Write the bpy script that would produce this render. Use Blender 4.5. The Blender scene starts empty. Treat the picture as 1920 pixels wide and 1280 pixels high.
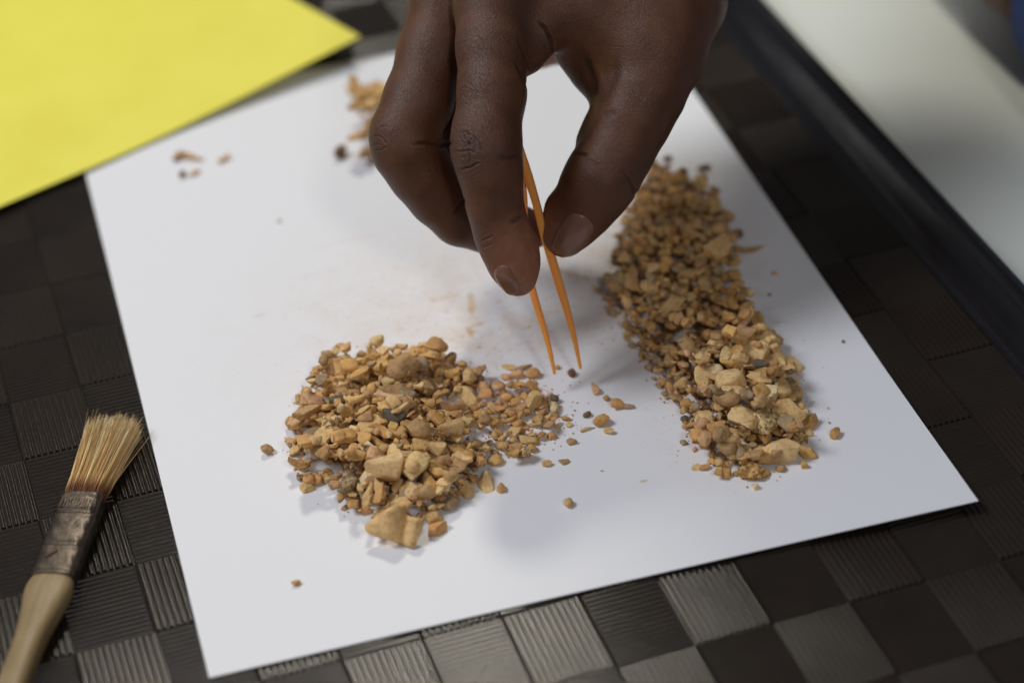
import bpy, bmesh, math, random
import numpy as np
from mathutils import Vector, Matrix, Euler
from mathutils.bvhtree import BVHTree
random.seed(7); rng = np.random.default_rng(11)
SC = bpy.context.scene; COL = SC.collection
MM = 0.001                                   # everything is measured in millimetres, built in metres

# ------------------------------------------------------------------ camera
CR = np.array([[0.9621680, -0.2663074, -0.0575593], [0.2026347, 0.5582204, 0.8045677], [0.1821316, 0.7857928, -0.5910649]])
FPX = 4377.28                                # focal length in pixels of a 1920 px wide picture
CC = np.array([-16.668, -438.695, 414.650])
CT = -CR @ CC
def un(px, py, z=0.0):                       # photograph point -> place at height z above the paper
    d = CR.T @ np.array([(px-960)/FPX, (640-py)/FPX, 1.0]); return CC + d*(z-CC[2])/d[2]
cam = bpy.data.cameras.new('camera'); camo = bpy.data.objects.new('camera', cam); COL.objects.link(camo)
camo.matrix_world = Matrix(((CR[0][0], CR[1][0], -CR[2][0], CC[0]*MM), (CR[0][1], CR[1][1], -CR[2][1], CC[1]*MM), (CR[0][2], CR[1][2], -CR[2][2], CC[2]*MM), (0, 0, 0, 1)))
cam.sensor_width = 36; cam.lens = 82.07; cam.clip_start = 0.02; cam.clip_end = 20
cam.dof.use_dof = True; cam.dof.focus_distance = 0.657; cam.dof.aperture_fstop = 5.6
SC.camera = camo
# ------------------------------------------------------------------ light
w = bpy.data.worlds.new('World'); SC.world = w; w.use_nodes = True
bg = w.node_tree.nodes['Background']; bg.inputs[0].default_value = (0.88, 0.91, 1.0, 1); bg.inputs[1].default_value = 0.10
SC.view_settings.view_transform = 'Standard'; SC.view_settings.look = 'None'; SC.view_settings.exposure = 0.06; SC.view_settings.gamma = 1
def area(name, direction, dist, sx, sy, power, col, aim=(110, 100, 0)):
    l = bpy.data.lights.new(name, 'AREA'); l.shape = 'RECTANGLE'; l.size = sx; l.size_y = sy; l.energy = power; l.color = col
    o = bpy.data.objects.new(name, l); COL.objects.link(o)
    d = Vector(direction).normalized(); o.location = Vector(aim)*MM + d*dist
    o.rotation_euler = d.to_track_quat('Z', 'Y').to_euler(); return o
area('ceiling_lamp', (0.14, 0.706, 0.694), 2.2, 0.17, 0.17, 14, (1.0, 0.94, 0.80), aim=(67, -17, 0))
area('window_light', (-0.60, 0.14, 0.82), 1.9, .62, .62, 18.8, (0.90, 0.93, 1.0))
area('room_lamp', (0.06, -1.15, 1.0), 2.2, 0.22, 0.22, 7, (1.0, 0.95, 0.90))

# ------------------------------------------------------------------ helpers
def link(o, parent=None):
    COL.objects.link(o)
    if parent is not None: o.parent = parent
    return o
def tag(o, label=None, cat=None, group=None, kind=None):
    if label: o['label'] = label
    if cat: o['category'] = cat
    if group: o['group'] = group
    if kind: o['kind'] = kind
    return o
def empty(name, loc=(0, 0, 0), rz=0.0):
    o = bpy.data.objects.new(name, None); o.location = Vector(loc)*MM; o.rotation_euler = (0, 0, rz); o.empty_display_size = 0.01
    return link(o)
def mesh(name, V, F, smooth=False):          # V in mm
    me = bpy.data.meshes.new(name); me.from_pydata([tuple(v) for v in (np.asarray(V, float)*MM)], [], [tuple(f) for f in F])
    if smooth: me.polygons.foreach_set('use_smooth', [True]*len(me.polygons))
    me.update(); return me
def mobj(name, V, F, mat, parent=None, smooth=False):
    me = mesh(name, V, F, smooth); me.materials.append(mat)
    return link(bpy.data.objects.new(name, me), parent)
def autosmooth(o, deg=35):
    me = o.data if hasattr(o, 'data') else o
    me.polygons.foreach_set('use_smooth', [True]*len(me.polygons))
    me.set_sharp_from_angle(angle=math.radians(deg)) if hasattr(me, 'set_sharp_from_angle') else None

class NT:
    def __init__(s, name):
        s.m = bpy.data.materials.new(name); s.m.use_nodes = True; s.t = s.m.node_tree; s.b = s.t.nodes['Principled BSDF']
    def n(s, typ, **k):
        x = s.t.nodes.new(typ)
        for a, v in k.items():
            if a.startswith('i_'):
                key = a[2:]; key = int(key) if key.isdigit() else key.replace('_', ' ')
                x.inputs[key].default_value = v
            else: setattr(x, a, v)
        return x
    def l(s, a, b): s.t.links.new(a, b)
    def noise(s, vec, scale, detail=4, rough=.55):
        x = s.n('ShaderNodeTexNoise'); x.inputs['Scale'].default_value = scale; x.inputs['Detail'].default_value = detail; x.inputs['Roughness'].default_value = rough
        s.l(vec, x.inputs['Vector']); return x
    def ramp(s, fac, stops):
        r = s.n('ShaderNodeValToRGB'); e = r.color_ramp.elements
        while len(e) < len(stops): e.new(0.5)
        for k, (p, c) in enumerate(stops): e[k].position = p; e[k].color = (*c, 1) if len(c) == 3 else c
        s.l(fac, r.inputs[0]); return r
    def mix(s, fac, a, b, mode='MIX'):
        x = s.n('ShaderNodeMix', data_type='RGBA', blend_type=mode)
        for sock, v in ((x.inputs[0], fac), (x.inputs[6], a), (x.inputs[7], b)):
            if hasattr(v, 'default_value') or hasattr(v, 'is_output'): s.l(v, sock)
            elif isinstance(v, tuple): sock.default_value = (*v, 1) if len(v) == 3 else v
            else: sock.default_value = v
        return x.outputs[2]
    def math(s, op, a, b=None, c=None):
        x = s.n('ShaderNodeMath', operation=op)
        for i, v in enumerate((a, b, c)):
            if v is None: continue
            if isinstance(v, (int, float)): x.inputs[i].default_value = v
            else: s.l(v, x.inputs[i])
        return x.outputs[0]
    def bump(s, h, strength, dist, prev=None):
        x = s.n('ShaderNodeBump'); x.inputs['Strength'].default_value = strength; x.inputs['Distance'].default_value = dist
        s.l(h, x.inputs['Height'])
        if prev is not None: s.l(prev, x.inputs['Normal'])
        return x.outputs[0]

# ------------------------------------------------------------------ materials
def m_tray():
    k = NT('dark_plastic'); g = k.n('ShaderNodeNewGeometry').outputs['Position']
    a = k.noise(g, 900, 5); b = k.noise(g, 35, 3)
    k.l(k.ramp(b.outputs[0], [(.3, (.018, .0130, .0095)), (.7, (.026, .0190, .0140))]).outputs[0], k.b.inputs['Base Color'])
    k.l(k.ramp(a.outputs[0], [(.3, (.15,)*3), (.75, (.23,)*3)]).outputs[0], k.b.inputs['Roughness'])
    k.b.inputs['Specular IOR Level'].default_value = .42
    k.l(k.bump(a.outputs[0], .10, .0002), k.b.inputs['Normal']); return k.m
def m_rim():
    k = NT('glossy_dark_plastic'); g = k.n('ShaderNodeNewGeometry').outputs['Position']; a = k.noise(g, 60, 4); b = k.noise(g, 1500, 3)
    k.b.inputs['Base Color'].default_value = (.013, .0125, .0145, 1); k.l(k.ramp(a.outputs[0], [(.3, (.12,)*3), (.8, (.24,)*3)]).outputs[0], k.b.inputs['Roughness'])
    k.l(k.bump(b.outputs[0], .08, .0002), k.b.inputs['Normal']); return k.m
def m_paper():
    k = NT('white_paper'); g = k.n('ShaderNodeTexCoord').outputs['Object']
    sep = k.n('ShaderNodeSeparateXYZ'); k.l(g, sep.inputs[0])
    base = (.815, .82, .845); col = None
    fine = k.noise(g, 420, 6, .7); mid = k.noise(g, 95, 5, .6)
    # ochre dust rubbed into the sheet round the working area: centre x,y, radius x,y (mm), turn, strength
    spots = [(112, 138, 50, 44, .2, .72), (70, 150, 40, 30, 0, .16), (150, 60, 22, 40, .3, .22), (146, 150, 22, 26, 0, .5), (100, 112, 44, 20, .1, .48), (38, 120, 30, 30, 0, .08), (150, 36, 40, 20, 0, .08)]
    total = None
    for (x, y, rx, ry, a, st) in spots:
        dx = k.math('SUBTRACT', sep.outputs[0], x*MM); dy = k.math('SUBTRACT', sep.outputs[1], y*MM)
        u = k.math('MULTIPLY', dx, 1/(rx*MM)); v = k.math('MULTIPLY', dy, 1/(ry*MM))
        d2 = k.math('ADD', k.math('MULTIPLY', u, u), k.math('MULTIPLY', v, v))
        f = k.math('MULTIPLY', k.math('POWER', 2.718, k.math('MULTIPLY', d2, -1.2)), st)
        total = f if total is None else k.math('ADD', total, f)
    blot = k.ramp(mid.outputs[0], [(.40, (.25,)*3), (.75, (1, 1, 1))]).outputs[0]
    speck = k.ramp(fine.outputs[0], [(.56, (0, 0, 0)), (.68, (1, 1, 1))]).outputs[0]
    st1 = k.math('MULTIPLY', total, k.math('ADD', k.math('MULTIPLY', blot, .45), k.math('MULTIPLY', speck, .75)))
    col = k.mix(st1, base, (.62, .37, .17))
    # the few distinct smears
    wob = k.noise(g, 260, 4, .6)
    sm = None
    for (x, y, rx, ry, a, st) in [(104.5, 136, 1.5, 7.0, -.25, .75), (100.5, 121, 1.3, 4.6, .1, .95), (103.3, 124.5, 3.3, 1.3, .2, .8), (98, 141.5, 6, 1.0, .15, .5),
                                  (138, 140, 1.6, 8.0, .75, .65), (143.0, 129, 1.3, 5.5, .1, .9), (92, 105, 6, .8, -.4, .5), (86, 110, 5, .7, -.35, .5), (150.5, 70, 2.2, 1.0, .6, .4), (152, 40, 2.5, .6, .3, .5), (128, 37, 1.2, .5, 0, .7), (60, 168, 12, .9, .15, .16), (75, 183, 16, 1.1, .1, .14), (41, 152, 2.2, 1.2, 0, .22)]:
        dx = k.math('SUBTRACT', sep.outputs[0], x*MM); dy = k.math('SUBTRACT', sep.outputs[1], y*MM)
        ca, sa = math.cos(a), math.sin(a)
        u = k.math('MULTIPLY', k.math('ADD', k.math('MULTIPLY', dx, ca), k.math('MULTIPLY', dy, sa)), 1/(rx*MM))
        v = k.math('MULTIPLY', k.math('SUBTRACT', k.math('MULTIPLY', dy, ca), k.math('MULTIPLY', dx, sa)), 1/(ry*MM))
        d2 = k.math('ADD', k.math('ADD', k.math('MULTIPLY', u, u), k.math('MULTIPLY', v, v)), k.math('MULTIPLY', k.math('SUBTRACT', wob.outputs[0], .5), 4.2))
        f = k.math('MULTIPLY', k.math('SUBTRACT', 1.0, k.math('SMOOTH_MIN', k.math('MAXIMUM', d2, 0.0), 1.0, .3)), min(1, st*.85))
        sm = f if sm is None else k.math('MAXIMUM', sm, f)
    col = k.mix(sm, col, (.60, .37, .17)); k.l(col, k.b.inputs['Base Color'])
    k.b.inputs['Roughness'].default_value = .55; k.b.inputs['Specular IOR Level'].default_value = .25
    fib = k.noise(g, 1800, 4, .7); big = k.noise(g, 14, 2)
    k.l(k.bump(fib.outputs[0], .12, .0001, k.bump(big.outputs[0], .06, .002)), k.b.inputs['Normal']); return k.m
def m_yellow():
    k = NT('yellow_card'); g = k.n('ShaderNodeTexCoord').outputs['Object']; a = k.noise(g, 30, 4); b = k.noise(g, 1500, 4)
    k.l(k.ramp(a.outputs[0], [(.3, (.83, .75, .075)), (.7, (.88, .81, .10))]).outputs[0], k.b.inputs['Base Color']); k.b.inputs['Roughness'].default_value = .6
    k.l(k.bump(b.outputs[0], .15, .0001), k.b.inputs['Normal']); return k.m
def m_table():
    k = NT('white_laminate'); g = k.n('ShaderNodeNewGeometry').outputs['Position']; a = k.noise(g, 8, 3); b = k.noise(g, 300, 4)
    k.l(k.ramp(a.outputs[0], [(.3, (.70, .73, .67)), (.7, (.74, .77, .71))]).outputs[0], k.b.inputs['Base Color'])
    k.b.inputs['Roughness'].default_value = .5; k.l(k.bump(b.outputs[0], .05, .0005), k.b.inputs['Normal']); return k.m
def m_stone(name, src, pores=0.0):
    k = NT(name); g = k.n('ShaderNodeNewGeometry').outputs['Position']
    if src == 'obj': c = k.n('ShaderNodeObjectInfo').outputs['Color']
    else: c = k.n('ShaderNodeAttribute', attribute_name='Col').outputs['Color']
    a = k.noise(g, 260, 6, .65); b = k.noise(g, 900, 6, .7); d = k.noise(g, 2600, 4, .7)
    r1 = k.ramp(a.outputs[0], [(.30, (.60, .50, .38)), (.52, (1, 1, 1)), (.75, (1.18, 1.16, 1.10))]).outputs[0]
    r2 = k.ramp(b.outputs[0], [(.34, (.55, .42, .30)), (.47, (1, 1, 1)), (.8, (1.12, 1.12, 1.12))]).outputs[0]
    col = k.mix(.75, c, r1, 'MULTIPLY'); col = k.mix(.65, col, r2, 'MULTIPLY')
    nrm = k.bump(b.outputs[0], .55, .0010); nrm = k.bump(d.outputs[0], .4, .0003, nrm)
    if pores:
        v = k.noise(g, 820, 3, .5); pr = k.ramp(v.outputs[0], [(.40, (0, 0, 0)), (.50, (1, 1, 1))]).outputs[0]
        col = k.mix(k.math('MULTIPLY', k.math('SUBTRACT', 1.0, pr), .6), col, (.28, .13, .045))
        nrm = k.bump(pr, pores, .0008, nrm)
    k.l(col, k.b.inputs['Base Color']); k.l(nrm, k.b.inputs['Normal'])
    k.b.inputs['Roughness'].default_value = .72; k.b.inputs['Specular IOR Level'].default_value = .3
    k.b.inputs['Subsurface Weight'].default_value = 0.0
    return k.m
def m_skin():
    k = NT('dark_brown_skin'); g = k.n('ShaderNodeNewGeometry').outputs['Position']
    pal = k.n('ShaderNodeAttribute', attribute_name='Pad').outputs['Fac']
    kn = k.n('ShaderNodeAttribute', attribute_name='Knuckle').outputs['Fac']
    a = k.noise(g, 120, 5, .6); b = k.noise(g, 420, 5, .6)
    back = k.ramp(a.outputs[0], [(.3, (.074, .0255, .0092)), (.7, (.120, .045, .018))]).outputs[0]
    back = k.mix(k.math('MULTIPLY', kn, .55), back, (.075, .038, .028))
    pad = k.ramp(b.outputs[0], [(.3, (.25, .092, .048)), (.7, (.33, .135, .075))]).outputs[0]
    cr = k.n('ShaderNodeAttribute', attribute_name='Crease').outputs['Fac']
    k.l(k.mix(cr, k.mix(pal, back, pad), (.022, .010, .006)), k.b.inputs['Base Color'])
    k.b.inputs['Subsurface Weight'].default_value = .12; k.b.inputs['Subsurface Radius'].default_value = (.0022, .0008, .0004); k.b.inputs['Subsurface Scale'].default_value = 1.0
    # skin grain: stretched cells and fine criss-cross lines
    v = k.n('ShaderNodeTexVoronoi', feature='DISTANCE_TO_EDGE'); v.inputs['Scale'].default_value = 1700
    mp = k.n('ShaderNodeMapping'); mp.inputs['Scale'].default_value = (1.0, .8, .55); mp.inputs['Rotation'].default_value = (0.5, .3, .4)
    wv = k.noise(g, 300, 3); add = k.n('ShaderNodeVectorMath', operation='MULTIPLY_ADD'); k.l(wv.outputs['Color'], add.inputs[0]); add.inputs[1].default_value = (.0016,)*3; k.l(g, add.inputs[2])
    k.l(add.outputs[0], mp.inputs[0]); k.l(mp.outputs[0], v.inputs['Vector'])
    cells = k.ramp(v.outputs['Distance'], [(.0, (0, 0, 0)), (.16, (1, 1, 1))]).outputs[0]
    v2 = k.n('ShaderNodeTexVoronoi', feature='DISTANCE_TO_EDGE'); v2.inputs['Scale'].default_value = 800; k.l(mp.outputs[0], v2.inputs['Vector'])
    cells2 = k.ramp(v2.outputs['Distance'], [(.0, (0, 0, 0)), (.09, (1, 1, 1))]).outputs[0]
    fold = k.math('ADD', k.math('MULTIPLY', cells, .5), k.math('MULTIPLY', k.math('MULTIPLY', cells2, kn), 1.6))
    nrm = k.bump(fold, .42, .00022); nrm = k.bump(b.outputs[0], .10, .0005, nrm)
    k.l(nrm, k.b.inputs['Normal'])
    k.l(k.ramp(a.outputs[0], [(.3, (.44,)*3), (.7, (.54,)*3)]).outputs[0], k.b.inputs['Roughness']); k.b.inputs['Specular IOR Level'].default_value = .42
    return k.m
def m_simple(name, col, rough=.5, spec=.5, bump_scale=0, bump=.1, dist=.0003, var=0.0, metal=0.0, vscale=60, coat=0.0):
    k = NT(name); g = k.n('ShaderNodeNewGeometry').outputs['Position']
    if var:
        a = k.noise(g, vscale, 5)
        lo = tuple(c*(1-var) for c in col); hi = tuple(min(1, c*(1+var)) for c in col)
        k.l(k.ramp(a.outputs[0], [(.3, lo), (.7, hi)]).outputs[0], k.b.inputs['Base Color'])
    else: k.b.inputs['Base Color'].default_value = (*col, 1)
    k.b.inputs['Roughness'].default_value = rough; k.b.inputs['Specular IOR Level'].default_value = spec; k.b.inputs['Metallic'].default_value = metal; k.b.inputs['Coat Weight'].default_value = coat
    if bump_scale: k.l(k.bump(k.noise(g, bump_scale, 4).outputs[0], bump, dist), k.b.inputs['Normal'])
    return k.m
def m_ferrule():
    k = NT('rusty_tin'); g = k.n('ShaderNodeNewGeometry').outputs['Position']; o = k.n('ShaderNodeTexCoord').outputs['Object']
    a = k.noise(g, 220, 6, .65); b = k.noise(g, 700, 5, .6); sep = k.n('ShaderNodeSeparateXYZ'); k.l(o, sep.inputs[0])
    rust = k.ramp(a.outputs[0], [(.58, (0, 0, 0)), (.74, (1, 1, 1))]).outputs[0]
    col = k.mix(rust, k.ramp(b.outputs[0], [(.3, (.075, .058, .045)), (.7, (.12, .095, .075))]).outputs[0], (.15, .062, .028))
    k.l(col, k.b.inputs['Base Color']); k.l(k.math('SUBTRACT', .75, k.math('MULTIPLY', rust, .6)), k.b.inputs['Metallic'])
    k.l(k.math('ADD', .38, k.math('MULTIPLY', rust, .35)), k.b.inputs['Roughness']); k.l(k.bump(b.outputs[0], .3, .0005), k.b.inputs['Normal']); return k.m
def m_wood():
    k = NT('bare_wood'); o = k.n('ShaderNodeTexCoord').outputs['Object']; mp = k.n('ShaderNodeMapping'); mp.inputs['Scale'].default_value = (1, .08, 1); k.l(o, mp.inputs[0])
    a = k.noise(mp.outputs[0], 700, 5, .6); b = k.noise(o, 90, 4)
    c = k.ramp(a.outputs[0], [(.3, (.24, .165, .075)), (.7, (.34, .245, .12))]).outputs[0]
    c = k.mix(.5, c, k.ramp(b.outputs[0], [(.35, (.72, .66, .55)), (.6, (1, 1, 1))]).outputs[0], 'MULTIPLY')
    k.l(c, k.b.inputs['Base Color']); k.b.inputs['Roughness'].default_value = .5; k.l(k.bump(a.outputs[0], .2, .0003), k.b.inputs['Normal']); return k.m
def m_bristle():
    k = NT('natural_bristle'); o = k.n('ShaderNodeTexCoord').outputs['Object']; sep = k.n('ShaderNodeSeparateXYZ'); k.l(o, sep.inputs[0])
    at = k.n('ShaderNodeAttribute', attribute_name='Col').outputs['Color']
    f = k.ramp(k.math('MULTIPLY', sep.outputs[1], 1/(36*MM)), [(0.0, (.13, .045, .014)), (.09, (.28, .12, .04)), (.22, (.95, .82, .62)), (1, (1, 1, 1))]).outputs[0]
    k.l(k.mix(1.0, at, f, 'MULTIPLY'), k.b.inputs['Base Color']); k.b.inputs['Roughness'].default_value = .42; return k.m
_o = m_simple('orange_plastic', (1.0, .37, .08), .36, .45, 500, .08, .0002); _o.node_tree.nodes['Principled BSDF'].inputs['Subsurface Weight'].default_value = .55; _o.node_tree.nodes['Principled BSDF'].inputs['Subsurface Radius'].default_value = (.005, .002, .0008); _o.node_tree.nodes['Principled BSDF'].inputs['Subsurface Scale'].default_value = 1.0
M = dict(tray=m_tray(), rim=m_rim(), paper=m_paper(), yellow=m_yellow(), table=m_table(), stone=m_stone('stone_chip', 'obj'), grit=m_stone('stone_grit', 'attr'), porous=m_stone('porous_chip', 'obj', .9),
         skin=m_skin(), nail=m_simple('fingernail', (.20, .098, .062), .24, .5, 0, var=.12, vscale=120), orange=_o,
         ferrule=m_ferrule(), wood=m_wood(), bristle=m_bristle(), nailhead=m_simple('rusty_nail', (.10, .05, .03), .5, .5, metal=.6),
         black_cloth=m_simple('black_cloth', (.012, .012, .014), .85, .2, 900, .5, .0006, var=.2), blue_cloth=m_simple('blue_cloth', (.055, .10, .27), .8, .2, 800, .5, .0006, var=.25),
         brown_skin=m_simple('brown_skin', (.20, .105, .065), .5, .4, 300, .2, .0004, var=.1))

# ------------------------------------------------------------------ table and tray
TH = math.radians(2.9); GO = np.array([120.73, -27.99]); PXX, PYY = 21.45, 28.40
ZF = -1.5                                    # tray floor below the tiles
tb = empty('table', (330, 300, -3.6)); tag(tb, 'pale laminate table under the dark tray, out of focus in the top right corner', 'table')
def box(x0, x1, y0, y1, z0, z1):
    V = [(x, y, z) for z in (z0, z1) for (x, y) in ((x0, y0), (x1, y0), (x1, y1), (x0, y1))]
    return V, [(3, 2, 1, 0), (4, 5, 6, 7), (0, 1, 5, 4), (1, 2, 6, 5), (2, 3, 7, 6), (3, 0, 4, 7)]
V, F = box(-900, 500, -620, 520, -25, 0); mobj('tabletop', V, F, M['table'], tb)
for (x, y) in ((-860, -580), (460, -580), (460, 480), (-860, 480)):
    V, F = box(x-22, x+22, y-22, y+22, -730, -25.5); mobj('leg', V, F, M['table'], tb)
V, F = box(-2500, 2500, -2500, 2500, -12, 0)
fl = mobj('floor', V, F, m_simple('grey_floor', (.22, .21, .20), .6, .4, 20, .1, .002, var=.1)); fl.location.z = -.736; tag(fl, kind='structure')

tray = empty('serving_tray', (GO[0], GO[1], 0), TH); tag(tray, 'dark brown plastic tray with a woven checker of ribbed squares under the white paper', 'tray')
NX0, NX1, NY0, NY1 = -9, 6, -3, 17
x0, x1, y0, y1 = NX0*PXX, NX1*PXX, NY0*PYY, NY1*PYY
V, F = box(x0-.5, x1+.5, y0-.5, y1+.5, -3.2, ZF); mobj('base', V, F, M['tray'], tray)
prof = [(0.0, -1.45), (.9, -1.25), (2.2, .2), (4.4, 5.2), (6.4, 10.2), (7.4, 12.6), (8.3, 13.7), (9.6, 14.3), (11.2, 14.2), (12.4, 13.4), (12.9, 12.0), (12.2, 10.2), (10.6, 6), (8.0, 0), (6.6, -3.4), (0.2, -3.4)]
V = []; F = []; CN = 7
def ring(o):
    pts = []; r = 16+o
    for (cx, cy, a0) in ((x1-16, y0+16, -90), (x1-16, y1-16, 0), (x0+16, y1-16, 90), (x0+16, y0+16, 180)):
        for q in range(CN): a = math.radians(a0+90*q/(CN-1)); pts.append((cx+r*math.cos(a), cy+r*math.sin(a)))
    return pts
for (o, z) in prof: V += [(x, y, z) for (x, y) in ring(o)]
n = 4*CN; Lp = len(prof)
for i in range(Lp):
    j = (i+1) % Lp
    for q in range(n): F.append((i*n+q, i*n+(q+1) % n, j*n+(q+1) % n, j*n+q))
rim = mobj('rim', V, F, M['rim'], tray); autosmooth(rim, 50)
def tile_mesh(vert):
    wx, wy = PXX/2-.04, PYY/2-.04
    nr = 12 if vert else 16; span, ln = (wx, wy) if vert else (wy, wx)
    p = 2*(span-.08)/nr; prof = []
    prof.append((-span, ZF+.02)); prof.append((-span, ZF+.60))
    shape = ((.09, 0), (.21, .32), (.30, .42), (.38, .46), (.62, .46), (.70, .42), (.79, .32), (.91, 0)) if not vert else ((.09, 0), (.22, .34), (.32, .45), (.40, .50), (.60, .50), (.68, .45), (.78, .34), (.91, 0))
    for r in range(nr):
        a = -span+.08+r*p
        for (f, h) in shape: prof.append((a+f*p, ZF+.62+h))
    prof.append((span, ZF+.60)); prof.append((span, ZF+.02))
    V = []
    for s in (-1, 1):
        for (a, z) in prof:
            e = ln if z < ZF+.7 else ln-.35-.25*(z-ZF-.7)
            V.append((a, s*e, z) if vert else (s*e, a, z))
    m = len(prof); F = [(i, i+1, m+i+1, m+i) if not vert else (i+m, i+1+m, i+1, i) for i in range(m-1)]
    F.append(tuple(range(m)) if not vert else tuple(reversed(range(m)))); F.append(tuple(reversed(range(m, 2*m))) if not vert else tuple(range(m, 2*m)))
    me = mesh('ribbed_tile', V, F); bm = bmesh.new(); bm.from_mesh(me); bmesh.ops.recalc_face_normals(bm, faces=bm.faces); bm.to_mesh(me); bm.free()
    me.polygons.foreach_set('use_smooth', [True]*len(me.polygons)); me.set_sharp_from_angle(angle=math.radians(60)); me.materials.append(M['tray']); return me
TM = {True: tile_mesh(True), False: tile_mesh(False)}
for j in range(NY0, NY1):
    for i in range(NX0, NX1):
        o = bpy.data.objects.new('ribbed_tile', TM[(i+j) % 2 == 0]); o.location = ((i+.5)*PXX*MM, (j+.5)*PYY*MM, random.uniform(-.05, .05)*MM); link(o, tray)

# ------------------------------------------------------------------ sheets of paper
def sheet(name, mat, fn, nx, ny, thick=.12):
    V = []; F = []; n1 = (nx+1)*(ny+1)
    for dz in (0, -thick):
        for j in range(ny+1):
            for i in range(nx+1): P = fn(i/nx, j/ny); V.append((P[0], P[1], P[2]+dz))
    for j in range(ny):
        for i in range(nx): a = j*(nx+1)+i; F.append((a, a+1, a+nx+2, a+nx+1)); F.append((n1+a+nx+1, n1+a+nx+2, n1+a+1, n1+a))
    rim_ = [i for i in range(nx+1)]+[j*(nx+1)+nx for j in range(1, ny+1)]+[ny*(nx+1)+i for i in range(nx-1, -1, -1)]+[j*(nx+1) for j in range(ny-1, 0, -1)]
    for a, b in zip(rim_, rim_[1:]+rim_[:1]): F.append((b, a, n1+a, n1+b))
    o = mobj(name, V, F, mat, None, True); o.data.set_sharp_from_angle(angle=math.radians(40)); return o
VR = np.array([-.345, -1.28])
def paper_lift(u, v):                        # right-hand near corner and the far edge stand a little off the tray
    a = max(0, u-.45)/.55; b = max(0, .22-v)/.22
    z = 3.4*(a**1.6)*(b**1.3)
    z += 1.6*max(0, v-.86)/.14*max(0, 1-u/.5)
    z += .7*(max(0, u-.6)/.4)*math.sin(min(1, v)*3.1)
    return z
def paper_fn(u, v):
    x = 210*u; y = 297*v; z = paper_lift(u, v); return (x+VR[0]*z, y+VR[1]*z, z+.12)
paper = sheet('paper_sheet', M['paper'], paper_fn, 42, 60)
tag(paper, 'white printer paper lying on the dark checkered tray beneath the sorted stone chips', 'paper')
def paper_z(x, y): return paper_lift(min(max(x/210, 0), 1), min(max(y/297, 0), 1))+.12
e1 = np.array([math.cos(math.radians(24.0)), math.sin(math.radians(24.0))]); e2 = np.array([-e1[1], e1[0]])
cor = np.array([107.6, 303.5])
def yel_fn(u, v):                            # u from the near-right corner along the near edge to the left, v away
    p = cor - e1*u*190 + e2*v*148
    lift = 7.5*max(0, 1-u/.53)**1.7*(.4+.6*(1-v))+.9*math.sin(u*3.4+v*2.1)*math.sin(v*3+1)*min(1, v*3) + 1.9 + .8*math.sin(u*9)*.4
    return (p[0]+VR[0]*lift*.5, p[1]+VR[1]*lift*.5, lift)
yel = sheet('yellow_sheet', M['yellow'], yel_fn, 48, 48, .25); tag(yel, 'bright yellow sheet overlapping the far left corner of the white paper', 'paper')

# ------------------------------------------------------------------ brush
bd = np.array([13.1, 33.6]); bd /= np.linalg.norm(bd); brot = math.atan2(bd[1], bd[0])-math.pi/2
br = empty('paint_brush', (-21.9, 76.4, 3.3), brot); tag(br, 'small flat paint brush with pale bristles, rusty ferrule and bare wooden handle', 'brush')
def loft(secs, nseg=28, cap=True, p=2.6):    # secs: y, half width, half height, z centre, x centre
    V = []; F = []
    for (y, a, b, zc, xc) in secs:
        for q in range(nseg):
            t = 2*math.pi*q/nseg; c, s = math.cos(t), math.sin(t)
            V.append((xc+a*math.copysign(abs(c)**(2/p), c), y, zc+b*math.copysign(abs(s)**(2/p), s)))
    for i in range(len(secs)-1):
        for q in range(nseg): r = (q+1) % nseg; F.append((i*nseg+q, (i+1)*nseg+q, (i+1)*nseg+r, i*nseg+r))
    if cap: F.append(tuple(range(nseg))); F.append(tuple(reversed(range((len(secs)-1)*nseg, len(secs)*nseg))))
    return V, F
fs = []
for y in np.linspace(-33.5, 0, 46):
    g = 0.0
    for yc, am, wd in ((-1.0, .30, .7), (-8.2, -.32, .5), (-9.6, .20, .6), (-21.5, -.30, .5), (-22.8, .22, .6), (-31.2, -.25, .5), (-32.6, .2, .5)): g += am*math.exp(-((y-yc)/wd)**2)
    fs.append((y, 5.9+g+.1*math.sin(y), 3.5+g, .55, .12*math.sin(y*.4)))
V, F = loft(fs, 40, p=4.2)
V = [(x+.06*math.sin(y*1.7+x), y, z+.07*math.sin(x*2.1+y*.9)) for (x, y, z) in V]
fer = mobj('ferrule', V, F, M['ferrule'], br); autosmooth(fer, 60)
fl = []                                      # pressed flutes round the ferrule collar
V = []; F = []
for q in range(11):
    a, b = box(-4.6+q*.86, -4.6+q*.86+.36, -6.9, -3.2, 3.98, 4.26); F += [tuple(k+len(V) for k in f) for f in b]; V += a
ft = mobj('flute', V, F, M['ferrule'], fer); tag(ft, kind='stuff')
V, F = loft([(0, .25, .2, 0, 0), (.4, .5, .38, 0, 0), (3.6, .5, .38, 0, 0), (4, .25, .2, 0, 0)], 10); nl = mobj('nail', V, F, M['nailhead'], fer); nl.location = (-3.2*MM, -27.5*MM, 4.05*MM); nl.rotation_euler = (0, 0, -.75)
hs = []
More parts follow.
